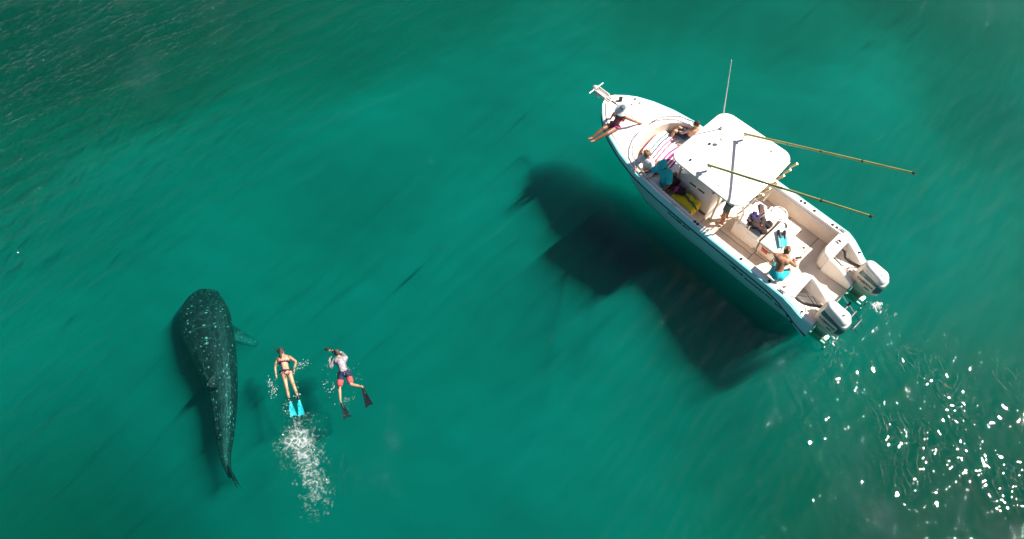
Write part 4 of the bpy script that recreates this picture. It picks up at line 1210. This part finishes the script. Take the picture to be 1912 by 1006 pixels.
for A_, T_ in (('anL', 'toL'), ('anR', 'toR')):
    q = MB(); a = Vector(J1[A_]); fin_mesh(q, Vector(J1[T_]), Vector(J1[T_]) - a + V(0, 0, 0.012), kw, 0.42, 0.10)
    q.build('swim_fin', M['cyanfin'], o, 40, base)
    q = MB(); q.capsule(a - (Vector(J1[T_]) - a).normalized() * 0.05, a + (Vector(J1[T_]) - a) * 0.3, 0.042 * kw, 0.045 * kw); q.build('fin_strap', M['black'], o, 60, base)
kw = 0.80
J2 = dict(base=(-4.4, 6.6, 0.0), pelvis=(-4.30, 6.58, -0.01), chest=(-4.42, 6.86, 0.01), neck=(-4.49, 7.00, 0.02), head=(-4.54, 7.10, 0.04), face=(-0.35, 0.45, -0.8),
    shL=(-4.60, 6.92, -0.02), elL=(-4.68, 6.74, -0.06), wrL=(-4.72, 6.90, -0.06), shR=(-4.30, 6.97, 0.02), elR=(-4.44, 7.14, -0.07), wrR=(-4.66, 7.17, 0.0),
    hipL=(-4.38, 6.54, -0.02), knL=(-4.40, 6.20, -0.10), anL=(-4.36, 5.90, -0.22), toL=(-4.30, 5.78, -0.28), hipR=(-4.22, 6.58, -0.02), knR=(-4.08, 6.26, -0.03), anR=(-3.80, 6.20, -0.02), toR=(-3.74, 6.08, -0.01))
o, base = person('snorkelling swimmer in grey rash vest, navy and coral shorts and black fins', J2, M['skin'], kw, (('rash', M['rash']), ('shorts', M['indigo']), ('hem', M['coral']), ('waist', M['white']), ('mask', M['black'])), 'hair', on_boat=False)
for A_, T_, L_ in (('anL', 'toL', 0.42), ('anR', 'toR', 0.56)):
    q = MB(); a = Vector(J2[A_]); fin_mesh(q, Vector(J2[T_]), Vector(J2[T_]) - a + (V(0.01, -0.03, 0) if A_ == 'anR' else V(0, 0, 0)), kw, L_, 0.13, V(-0.25, 0, 1) if A_ == 'anR' else V(0, 0, 1))
    q.build('swim_fin', M['finblack'], o, 40, base)
q = MB(); q.box((-4.80, 7.185, 0.02), (0.10, 0.06, 0.06), bevel=0.01); q.tube([(-4.80, 7.185, 0.02), (-4.88, 7.20, 0.03)], 0.026, 10)
cam_o = q.build('action_camera', M['black'], None, 40, (-4.80, 7.185, -0.01)); cam_o.location = (-4.80, 7.185, -0.01)
tag(cam_o, 'small black camera held out by the swimmer in black fins', 'camera')

# ------------------------------------------------------------------ loose things on the boat
def on_boat(o, base):
    o.matrix_world = BM @ Matrix.Translation(base)
    return o
def thing(mb, name, m_, base, label, cat, group=None, smooth=40):
    o = mb.build(name, m_, None, smooth, base)
    on_boat(o, base)
    return tag(o, label, cat, group)

def cloth(name, m_, x0, x1, y0, y1, zf, base, label, cat='towel', nx_=40, ny_=40, th=0.012, subz=0.006):
    vs = []; uv = []
    for j_ in range(ny_ + 1):
        for i_ in range(nx_ + 1):
            u, v = i_ / nx_, j_ / ny_
            x = x0 + (x1 - x0) * u; y = y0 + (y1 - y0) * v
            p = zf(x, y, u, v)
            vs.append(p); uv.append((x, y))
    fs = [(j_ * (nx_ + 1) + i_, j_ * (nx_ + 1) + i_ + 1, (j_ + 1) * (nx_ + 1) + i_ + 1, (j_ + 1) * (nx_ + 1) + i_) for j_ in range(ny_) for i_ in range(nx_)]
    me_ = bpy.data.meshes.new(name)
    me_.from_pydata([(p[0] - base[0], p[1] - base[1], p[2] - base[2]) for p in vs], [], fs)
    ul = me_.uv_layers.new(name='UVMap')
    for lp_ in me_.loops:
        ul.data[lp_.index].uv = uv[lp_.vertex_index]
    me_.materials.append(m_)
    me_.polygons.foreach_set('use_smooth', [True] * len(me_.polygons))
    o_ = bpy.data.objects.new(name, me_); col.objects.link(o_)
    sd = o_.modifiers.new('s', 'SOLIDIFY'); sd.thickness = th; sd.offset = 1
    on_boat(o_, base)
    return tag(o_, label, cat)
def wrk(x, y, s=1.0):
    return 0.010 * s * (math.sin(x * 17 + 3 * math.sin(y * 6)) * math.sin(y * 13 + 2 * math.sin(x * 5)) + 0.5 * math.sin(x * 31 + y * 23))
c30, s30 = math.cos(R(8)), math.sin(R(8))
def zf1(x, y, u, v):
    xx = x; 
    z = 0.815 if xx > 5.33 else 0.862
    z = 0.862 + (0.815 - 0.862) * sstep(5.25, 5.42, xx)
    yy = y
    if y > 0.36: z -= 1.2 * (y - 0.36)
    return (xx + 0.06 * math.sin(v * 3 + 1), yy, z + 0.008 + wrk(xx, yy))
# stripes run athwartships: map uv so that colour bands vary along the boat
tw = cloth('striped_towel', M['stripe'], 5.30, 5.92, -0.62, 0.42, zf1, (5.4, -0.1, 0.8), 'red navy and white striped towel spread over the bow cushions')
for l in tw.data.loops:
    uvl = tw.data.uv_layers[0].data[l.index].uv
    uvl[0], uvl[1] = uvl[1], uvl[0]
def zf2(x, y, u, v):
    return (x + 0.03 * math.sin(v * 4), y, 0.866 + wrk(x + 2, y))
tw2 = cloth('plum_towel', M['stripe2'], 4.86, 5.27, -0.40, 0.40, zf2, (4.85, 0, 0.84), 'plum and white striped towel on the seat ahead of the console')
for l in tw2.data.loops:
    uvl = tw2.data.uv_layers[0].data[l.index].uv
    uvl[0], uvl[1] = uvl[1], uvl[0]

# yellow towel over a locker beside the console, with gear on it
mb = MB(); mb.box((3.86, 0.86, 0.60), (0.72, 0.42, 0.48), bevel=0.03)
thing(mb, 'storage_locker', M['gel'], (3.86, 0.86, FLOOR), 'low white locker beside the console under the yellow towel', 'locker')
def zf3(x, y, u, v):
    z = 0.853 + wrk(x, y) * 0.8
    over = max(0, 3.50 - x); overy = max(0, 0.65 - y)
    xx = max(x, 3.47 + 0.1 * over); yy = max(y, 0.625)
    z -= over * 1.05 + overy * 0.95
    return (xx + 0.01 * math.sin(y * 30) * (over > 0), yy + 0.012 * math.sin(x * 26) * (overy > 0), max(z, FLOOR + 0.03))
cloth('yellow_towel', M['yellow'], 3.14, 4.20, 0.42, 1.06, zf3, (3.86, 0.86, 0.84), 'bright yellow towel draped over the locker beside the console', nx_=60)
q = MB()
for i in range(16):
    q.ellipsoid((4.10 + random.uniform(-0.10, 0.10), 0.80 + random.uniform(-0.12, 0.12), 0.93 + random.uniform(-0.04, 0.08)), (random.uniform(0.05, 0.1), random.uniform(0.04, 0.08), random.uniform(0.04, 0.07)), Matrix.Rotation(random.uniform(0, 3), 3, 'Z'), 12, 8)
o = remeshed(q, 'rucksack', M['dark'], 0.014, 3, None, (4.1, 0.8, 0.87)); on_boat(o, (4.1, 0.8, 0.87)); tag(o, 'small black rucksack with magenta flap on the yellow towel', 'rucksack')
q = MB(); q.ellipsoid((4.20, 0.86, 0.98), (0.06, 0.11, 0.08)); q.tube([(4.20, 0.78, 0.93), (4.23, 0.70, 0.98), (4.17, 0.68, 1.02), (4.10, 0.72, 1.02)], 0.02, 8); q.tube([(4.24, 0.92, 0.95), (4.28, 0.80, 0.90), (4.24, 0.68, 0.90)], 0.018, 8); q.build('flap', M['magenta'], o, 60, (4.1, 0.8, 0.87))
q = MB(); q.tube([(4.02, 0.78, 0.94), (3.95, 0.80, 0.90), (3.84, 0.78, 0.90), (3.74, 0.84, 0.90), (3.62, 0.82, 0.90), (3.53, 0.86, 0.88), (3.44, 0.86, 0.80)], 0.028, 8)
thing(q, 'dive_hose', M['wet'], (3.75, 0.82, 0.87), 'dark green ribbed tube lying across the yellow towel', 'hose')

# bundle of gear on the rigging station
def lump(cx, cy, cz, sx_, sy_, sz_, n_, seed, r0=0.05, r1=0.1):
    rd = random.Random(seed); q_ = MB()
    for i in range(n_):
        q_.ellipsoid((cx + rd.uniform(-sx_, sx_), cy + rd.uniform(-sy_, sy_), cz + rd.uniform(0, sz_)), (rd.uniform(r0, r1), rd.uniform(r0 * 0.8, r1 * 0.8), rd.uniform(r0 * 0.6, r1 * 0.6)), Matrix.Rotation(rd.uniform(0, 3), 3, 'Z'), 12, 8)
    return q_
o = remeshed(lump(1.84, 0.20, 1.03, 0.19, 0.19, 0.16, 46, 3, 0.055, 0.11), 'gear_bag', M['darkbag'], 0.012, 2, None, (1.86, 0.22, 0.972)); on_boat(o, (1.86, 0.22, 0.972))
tag(o, 'dark brown mesh bag heaped on the rigging station beside the cooler', 'bag')
q = MB(); q.ellipsoid((1.80, 0.26, 1.19), (0.03, 0.025, 0.02)); q.build('red_tag', M['red'], o, 60, (1.86, 0.22, 0.972))
o = remeshed(lump(2.12, 0.10, 1.08, 0.12, 0.10, 0.05, 16, 5, 0.04, 0.08), 'purple_shirt', M['purple'], 0.012, 2, None, (2.12, 0.10, 1.056)); on_boat(o, (2.12, 0.10, 1.056))
tag(o, 'crumpled purple and navy shirt on the helm seat', 'clothing')
o = remeshed(lump(2.06, 0.34, 1.03, 0.10, 0.07, 0.05, 12, 9, 0.04, 0.07), 'brown_bag', M['brown'], 0.012, 2, None, (2.06, 0.34, 0.972)); on_boat(o, (2.06, 0.34, 0.972))
tag(o, 'small brown leather bag between the purple shirt and the mesh bag', 'bag')
q = MB(); q.loft([[(2.18, -0.38, 1.062), (2.30, -0.34, 1.062), (2.02, -0.02, 1.0), (1.88, -0.10, 0.98)], [(2.18, -0.37, 1.12), (2.29, -0.34, 1.12), (2.03, -0.03, 1.06), (1.89, -0.10, 1.04)]])
thing(q, 'folded_jacket', M['brown'], (2.1, -0.2, 0.99), 'folded dark brown jacket lying over the helm seat', 'jacket')
q = MB(); pts = [(1.78 + 0.20 * math.cos(a), -0.66 + 0.20 * math.sin(a), 0.87 + 0.01 * math.sin(3 * a)) for a in np.linspace(0, 11, 60)]
q.tube(pts, 0.014, 6); thing(q, 'rope_coil', M['rope'], (1.78, -0.66, 0.85), 'coil of pale rope on the round live well lid', 'rope')

# white oil jug tucked in the starboard motor well
q = MB(); q.loft([rrect(-0.46, -0.70, 0.20, 0.15, 0.04, 0.425), rrect(-0.46, -0.70, 0.21, 0.16, 0.04, 0.55), rrect(-0.46, -0.70, 0.16, 0.12, 0.03, 0.62), rrect(-0.50, -0.70, 0.06, 0.06, 0.02, 0.66)])
jb = (-0.46, -0.70, 0.42)
o = q.build('oil_jug', M['gel'], None, 40, jb); on_boat(o, jb); tag(o, 'small white jug standing in the starboard motor well', 'jug')
q = MB(); q.tube([(-0.50, -0.70, 0.655), (-0.50, -0.70, 0.70)], 0.025, 10); q.build('jug_cap', M['red'], o, 40, jb)
# cooler with label, fins on its lid
mb = MB(); mb.box((1.32, -0.13, 0.56), (0.50, 1.12, 0.40), bevel=0.04)
CB = (1.32, -0.13, FLOOR + 0.004)
cool = mb.build('cooler', M['gel'], None, 40, CB); on_boat(cool, CB); tag(cool, 'long white cooler with orange red label behind the rigging station', 'cooler')
q = MB(); q.box((1.32, -0.13, 0.80), (0.53, 1.15, 0.075), bevel=0.03); q.build('lid', M['gel'], cool, 40, CB)
q = MB(); q.box((1.32, -0.13, 0.752), (0.522, 1.142, 0.012)); q.build('lid_seal', M['seam'], cool, 0, CB)
q = MB(); q.box((1.36, 0.434, 0.60), (0.20, 0.012, 0.14), bevel=0.004); q.build('orange_label', M['red'], cool, 30, CB)
q = MB(); q.tube([(1.20, 0.43, 0.70), (1.20, 0.47, 0.71), (1.46, 0.47, 0.71), (1.46, 0.43, 0.70)], 0.012, 7); q.build('handle', M['black'], cool, 60, CB)
q = MB()
for y in (-0.5, 0.2):
    q.box((1.06, y, 0.77), (0.025, 0.07, 0.09), bevel=0.006)
q.build('latch', M['black'], cool, 30, CB)
q = MB(); q.tube([(1.36, -0.42, 0.845), (1.42, -0.50, 0.85)], 0.022, 8); q.tube([(1.42, -0.50, 0.85), (1.50, -0.52, 0.85)], 0.012, 8)
thing(q, 'dive_torch', M['black'], (1.4, -0.48, 0.838), 'small dark torch on the cooler lid beside the cyan fins', 'torch')
def loose_fin(x, y, ang, label):
    base_ = (x, y, 0.845)
    q_ = MB(); d_ = V(math.cos(ang), math.sin(ang), 0.0)
    fin_mesh(q_, V(x, y, 0.888), d_, 1.0, 0.36, 0.085)
    f_ = q_.build('loose_fin', M['cyanfin'], None, 40, base_); on_boat(f_, base_); tag(f_, label, 'swim fin', 'cyan fins on the cooler')
    q_ = MB(); q_.capsule(V(x, y, 0.895) - d_ * 0.15, V(x, y, 0.895) + d_ * 0.05, 0.05, 0.052); q_.build('foot_pocket', M['black'], f_, 60, base_)
loose_fin(1.32, -0.04, R(140), 'cyan fin with black foot pocket on the cooler lid, nearer the bag')
loose_fin(1.22, -0.12, R(125), 'cyan fin with black foot pocket on the cooler lid, nearer the stern')
# fishing reel and short rod beside the bare-backed man
q = MB(); q.tube([(0.98, 0.30, 0.43), (0.62, -0.16, 0.46)], 0.016, 8)
rb_ = (0.8, 0.07, 0.385)
o = q.build('fishing_rod', M['white'], None, 60, rb_); on_boat(o, rb_); tag(o, 'short pale fishing rod with black reel lying at the seated man\'s feet', 'fishing rod')
q = MB(); q.tube([(0.84, 0.10, 0.50), (0.84, 0.02, 0.50)], 0.055, 14); q.tube([(0.84, 0.02, 0.50), (0.90, 0.0, 0.53), (0.92, -0.03, 0.53)], 0.014, 7); q.build('reel', M['black'], o, 50, rb_)
q = MB(); q.capsule((0.66, -0.11, 0.457), (0.58, -0.21, 0.463), 0.03, 0.03); q.build('grip', M['black'], o, 60, rb_)
q = MB(); fin_mesh(q, V(0.95, 0.36, 0.45), V(0.9, -0.5, 0.02), 1.0, 0.42, 0.09)
thing(q, 'black_fin', M['finblack'], (0.95, 0.36, 0.39), 'single black fin on the floor beyond the seated man\'s head', 'swim fin')
q = lump(0.12, -1.0, 1.0, 0.05, 0.04, 0.02, 7, 12, 0.02, 0.035)
o = remeshed(q, 'red_glove', M['wine'], 0.01, 2, None, (0.12, -1.0, 0.955)); on_boat(o, (0.12, -1.0, 0.955)); tag(o, 'dark red rag on the starboard transom corner', 'rag')

# ------------------------------------------------------------------ whale shark
spine = [(-8.90, 9.62, -1.00), (-8.92, 9.30, -0.98), (-8.86, 8.90, -0.95), (-8.66, 8.38, -0.92), (-8.26, 7.58, -0.86), (-7.90, 6.80, -0.82), (-7.66, 6.05, -0.82), (-7.50, 5.34, -0.84), (-7.38, 4.80, -0.86), (-7.26, 4.46, -0.88), (-7.12, 4.22, -0.88)]
wid = [0.28, 0.52, 0.66, 0.68, 0.57, 0.42, 0.32, 0.23, 0.14, 0.085, 0.06]
hgt = [0.12, 0.28, 0.40, 0.46, 0.46, 0.42, 0.34, 0.26, 0.18, 0.13, 0.11]
SP = np.array(spine); tt = np.linspace(0, 1, len(SP))
NS, NR = 90, 56
def cr(arr, t):
    x = t * (len(arr) - 1); i = int(min(max(math.floor(x), 0), len(arr) - 2)); f = x - i
    g = lambda j_: np.asarray(arr[min(max(j_, 0), len(arr) - 1)], float)
    p0, p1, p2, p3 = g(i - 1), g(i), g(i + 1), g(i + 2)
    return 0.5 * (2 * p1 + (p2 - p0) * f + (2 * p0 - 5 * p1 + 4 * p2 - p3) * f * f + (3 * p1 - p0 - 3 * p2 + p3) * f ** 3)
vs = []; uvs = []
for i in range(NS):
    t = i / (NS - 1)
    c = Vector(cr(SP, t)); t2 = Vector(cr(SP, min(t + 0.01, 1))) - Vector(cr(SP, max(t - 0.01, 0)))
    t2.normalize(); lat = t2.cross(V(0, 0, 1)).normalized(); up = lat.cross(t2)
    w = float(cr(wid, t)); h = float(cr(hgt, t))
    for k_ in range(NR):
        a = 2 * math.pi * k_ / NR
        cs, sn = math.cos(a), math.sin(a)
        e = 0.80
        px_ = math.copysign(abs(cs) ** e, cs) * w; pz = math.copysign(abs(sn) ** e, sn) * h
        # long ridges on the back
        if sn > 0:
            rid = sum(math.exp(-((a - math.pi / 2 - d_) / 0.07) ** 2) for d_ in (-0.95, -0.55, 0, 0.55, 0.95))
            px_ *= 1 + 0.03 * rid; pz *= 1 + 0.05 * rid
        vs.append(c + lat * px_ + up * pz)
        uvs.append((t, (a / (2 * math.pi))))
fs = [(i * NR + k_, i * NR + (k_ + 1) % NR, (i + 1) * NR + (k_ + 1) % NR, (i + 1) * NR + k_) for i in range(NS - 1) for k_ in range(NR)]
fs.append(tuple(range(NR))); fs.append(tuple((NS - 1) * NR + k_ for k_ in range(NR)))
mb = MB(); mb.add(vs, fs)
def finloft(root_a, root_b, tip, back, th, sweep=0.0, n_=10):
    """flat blade: leading edge root_a -> tip, trailing edge root_b -> back"""
    A_, B_, T_, K_ = (Vector(v) for v in (root_a, root_b, tip, back))
    rows = []
    for t in np.linspace(0, 1, n_):
        le = A_.lerp(T_, t) + V(0, 0, 0); tr_ = B_.lerp(K_, t ** 0.8)
        nv = (T_ - A_).cross(B_ - A_).normalized()
        cc = []
        hth = th * (1 - 0.85 * t) 
        for s in (0, 0.2, 0.5, 0.8, 1.0):
            cc.append(le.lerp(tr_, s) + nv * hth * math.sin(math.pi * min(s * 0.9 + 0.1, 1)))
        for s in (0.8, 0.5, 0.2):
            cc.append(le.lerp(tr_, s) - nv * hth * math.sin(math.pi * min(s * 0.9 + 0.1, 1)))
        rows.append(cc)
    mb.loft(rows)
finloft((-8.10, 8.60, -1.05), (-7.98, 8.02, -1.05), (-7.28, 8.18, -1.45), (-7.38, 8.02, -1.45), 0.06)       # pectoral, boat side
finloft((-9.05, 8.35, -1.08), (-8.72, 7.85, -1.08), (-9.45, 7.25, -1.50), (-9.34, 7.20, -1.50), 0.06)       # pectoral, far side
finloft((-7.92, 6.98, -0.44), (-7.74, 6.38, -0.48), (-7.92, 6.42, -0.10), (-7.90, 6.34, -0.12), 0.05)       # first dorsal
finloft((-7.50, 5.42, -0.62), (-7.44, 5.12, -0.66), (-7.48, 5.12, -0.46), (-7.47, 5.06, -0.47), 0.03)       # second dorsal
finloft((-7.30, 4.62, -0.80), (-7.12, 4.22, -0.86), (-6.72, 3.84, -0.42), (-6.76, 3.86, -0.46), 0.035)      # tail, upper lobe
finloft((-7.28, 4.55, -0.94), (-7.12, 4.22, -0.90), (-6.98, 4.02, -1.40), (-6.99, 4.06, -1.36), 0.03)       # tail, lower lobe
nbody = NS * NR
me_ = bpy.data.meshes.new('whale_shark')
SB = (-8.2, 7.5, -1.4)
me_.from_pydata([(p[0] - SB[0], p[1] - SB[1], p[2] - SB[2]) for p in mb.v], [], mb.f)
bm = bmesh.new(); bm.from_mesh(me_); bmesh.ops.recalc_face_normals(bm, faces=bm.faces); bm.to_mesh(me_); bm.free()
ul = me_.uv_layers.new(name='UVMap')
for p in me_.polygons:
    mxv = max((uvs[v][1] if v < nbody else 0) for v in p.vertices)
    for li in p.loop_indices:
        v = me_.loops[li].vertex_index
        if v < nbody:
            u_, w_ = uvs[v]
            if mxv > 0.9 and w_ < 0.1: w_ += 1
            ul.data[li].uv = (u_ * 5.8, w_ * 3.2)
        else:
            co = me_.vertices[v].co
            ul.data[li].uv = (co.x * 1.3 + 20, co.y * 1.3)
me_.polygons.foreach_set('use_smooth', [True] * len(me_.polygons))
shark = bpy.data.objects.new('whale_shark', me_); col.objects.link(shark); shark.location = (SB[0], SB[1], SB[2] - 0.33)
tag(shark, 'dark spotted whale shark gliding just under the surface left of the swimmers', 'whale shark')
m = bpy.data.materials.new('whale shark skin'); m.use_nodes = True
nt = m.node_tree; p = nt.nodes['Principled BSDF']; N = nt.nodes.new; Lk = nt.links.new
uvn = N('ShaderNodeUVMap'); uvn.uv_map = 'UVMap'
vo = N('ShaderNodeTexVoronoi'); vo.feature = 'F1'; vo.inputs['Scale'].default_value = 9.0; vo.inputs['Randomness'].default_value = 0.6
Lk(uvn.outputs[0], vo.inputs['Vector'])
dot = N('ShaderNodeMapRange'); dot.inputs[1].default_value = 0.26; dot.inputs[2].default_value = 0.14; dot.inputs[3].default_value = 0; dot.inputs[4].default_value = 1
Lk(vo.outputs['Distance'], dot.inputs[0])
nz = N('ShaderNodeTexNoise'); nz.inputs['Scale'].default_value = 2.2; nz.inputs['Detail'].default_value = 4; Lk(uvn.outputs[0], nz.inputs['Vector'])
mxv = N('ShaderNodeMix'); mxv.data_type = 'VECTOR'; mxv.inputs[0].default_value = 0.10
Lk(uvn.outputs[0], mxv.inputs[4]); Lk(nz.outputs[1], mxv.inputs[5])
bar = N('ShaderNodeTexWave'); bar.wave_type = 'BANDS'; bar.bands_direction = 'X'; bar.inputs['Scale'].default_value = 1.15; bar.inputs['Distortion'].default_value = 9.0; bar.inputs['Detail'].default_value = 2; bar.inputs['Detail Scale'].default_value = 1.5
Lk(mxv.outputs[1], bar.inputs['Vector'])
b2 = N('ShaderNodeMapRange'); b2.inputs[1].default_value = 0.93; b2.inputs[2].default_value = 1.0; b2.inputs[4].default_value = 0.10; Lk(bar.outputs[1], b2.inputs[0])
bar2 = N('ShaderNodeTexWave'); bar2.wave_type = 'BANDS'; bar2.bands_direction = 'Y'; bar2.inputs['Scale'].default_value = 1.25; bar2.inputs['Distortion'].default_value = 10.0; bar2.inputs['Detail'].default_value = 2
Lk(mxv.outputs[1], bar2.inputs['Vector'])
b3 = N('ShaderNodeMapRange'); b3.inputs[1].default_value = 0.955; b3.inputs[2].default_value = 1.0; b3.inputs[4].default_value = 0.10; Lk(bar2.outputs[1], b3.inputs[0])
vo2 = N('ShaderNodeTexVoronoi'); vo2.feature = 'F1'; vo2.inputs['Scale'].default_value = 15.0; vo2.inputs['Randomness'].default_value = 0.9
Lk(uvn.outputs[0], vo2.inputs['Vector'])
dot2 = N('ShaderNodeMapRange'); dot2.inputs[1].default_value = 0.22; dot2.inputs[2].default_value = 0.10; dot2.inputs[3].default_value = 0; dot2.inputs[4].default_value = 0.6
Lk(vo2.outputs['Distance'], dot2.inputs[0])
mm0 = N('ShaderNodeMath'); mm0.operation = 'MAXIMUM'; Lk(dot.outputs[0], mm0.inputs[0]); Lk(dot2.outputs[0], mm0.inputs[1])
mm1 = N('ShaderNodeMath'); mm1.operation = 'MAXIMUM'; Lk(mm0.outputs[0], mm1.inputs[0]); Lk(b2.outputs[0], mm1.inputs[1])
mm2 = N('ShaderNodeMath'); mm2.operation = 'MAXIMUM'; Lk(mm1.outputs[0], mm2.inputs[0]); Lk(b3.outputs[0], mm2.inputs[1])
nz2 = N('ShaderNodeTexNoise'); nz2.inputs['Scale'].default_value = 3.0; nz2.inputs['Detail'].default_value = 6; Lk(uvn.outputs[0], nz2.inputs['Vector'])
nr_ = N('ShaderNodeMapRange'); nr_.inputs[1].default_value = 0.30; nr_.inputs[2].default_value = 0.62; Lk(nz2.outputs[0], nr_.inputs[0])
mm3 = N('ShaderNodeMath'); mm3.operation = 'MULTIPLY'; Lk(mm2.outputs[0], mm3.inputs[0]); Lk(nr_.outputs[0], mm3.inputs[1])
cm = N('ShaderNodeMix'); cm.data_type = 'RGBA'; cm.inputs[6].default_value = (0.007, 0.009, 0.010, 1); cm.inputs[7].default_value = (0.34, 0.38, 0.36, 1)
Lk(mm3.outputs[0], cm.inputs[0]); Lk(cm.outputs[2], p.inputs['Base Color'])
p.inputs['Roughness'].default_value = 0.6
me_.materials.append(m)

# ------------------------------------------------------------------ froth thrown up by the swimmers and engines
M['froth'] = mat('white froth', (0.80, 0.82, 0.80), 0.5, var=0.04, scale=20)
nt = M['froth'].node_tree
tr_ = nt.nodes.new('ShaderNodeBsdfTransparent'); ms_ = nt.nodes.new('ShaderNodeMixShader'); ms_.inputs[0].default_value = 0.42
nt.links.new(tr_.outputs[0], ms_.inputs[1]); nt.links.new(nt.nodes['Principled BSDF'].outputs[0], ms_.inputs[2]); nt.links.new(ms_.outputs[0], nt.nodes['Material Output'].inputs['Surface'])
ico = bmesh.new(); bmesh.ops.create_icosphere(ico, subdivisions=1, radius=1.0)
ico.verts.index_update()
IV = [v.co.copy() for v in ico.verts]; IF = [[v.index for v in f.verts] for f in ico.faces]; ico.free()
def froth(name, label, blobs, m_=None):
    q_ = MB()
    for (x, y, z, r_, st, a) in blobs:
        c, s = math.cos(a), math.sin(a)
        q_.add([(x + r_ * (st * v.x * c - v.y * s), y + r_ * (st * v.x * s + v.y * c), z + v.z * r_ * 0.45) for v in IV], IF)
    o_ = q_.build(name, m_ or M['froth'], None, 180)
    return tag(o_, label, 'froth', kind='stuff')
rd = random.Random(5)
def scatter(centres, n_, rmin=0.006, rmax=0.022, ang=None, st=(1, 2.4)):
    bl = []
    for i in range(n_):
        cx, cy, sx_, sy_ = rd.choice(centres)
        x, y = rd.gauss(cx, sx_), rd.gauss(cy, sy_)
        f = math.sin(x * 9 + 2 * math.sin(y * 7)) + math.sin(y * 8 + 3 * math.sin(x * 5)) + rd.gauss(0, 0.35)
        if f < 0.7: continue
        r_ = rmin + (rmax - rmin) * rd.random() ** 3
        bl.append((x, y, rd.uniform(0, 0.02), r_, rd.uniform(*st), (ang if ang is not None else 0) + rd.gauss(0, 0.5)))
    return bl
froth('fin_wash', 'white froth trail kicked up behind the cyan fins', scatter([(-5.25, 5.05, 0.22, 0.2), (-5.1, 4.7, 0.22, 0.24), (-4.88, 4.2, 0.16, 0.3), (-4.65, 3.75, 0.14, 0.3), (-5.3, 4.7, 0.3, 0.15), (-5.45, 5.5, 0.12, 0.2)], 330, 0.004, 0.012, ang=R(100)))
froth('swim_splash', 'thin splash around the arms and legs of the woman in bikini', scatter([(-6.1, 6.3, 0.07, 0.25), (-5.4, 6.75, 0.18, 0.08), (-5.55, 6.0, 0.08, 0.2), (-6.0, 5.9, 0.06, 0.2)], 380, 0.005, 0.014, R(100)))
froth('paddle_splash', 'thin splash around the swimmer in the rash vest', scatter([(-4.75, 6.6, 0.06, 0.25), (-4.0, 6.5, 0.16, 0.1), (-4.1, 5.8, 0.08, 0.2), (-4.5, 6.1, 0.05, 0.3)], 380, 0.005, 0.014, R(100)))
for lab, (ex, ey) in (('white bubbling outflow behind the port engine', (-1.58, 0.85)), ('white bubbling outflow behind the starboard engine', (-1.58, -0.85))):
    wx, wy = b2w(ex, ey)
    froth('engine_outflow', lab, scatter([(wx, wy, 0.07, 0.06), (wx + 0.02, wy - 0.08, 0.1, 0.08)], 260, 0.008, 0.03, R(100)))
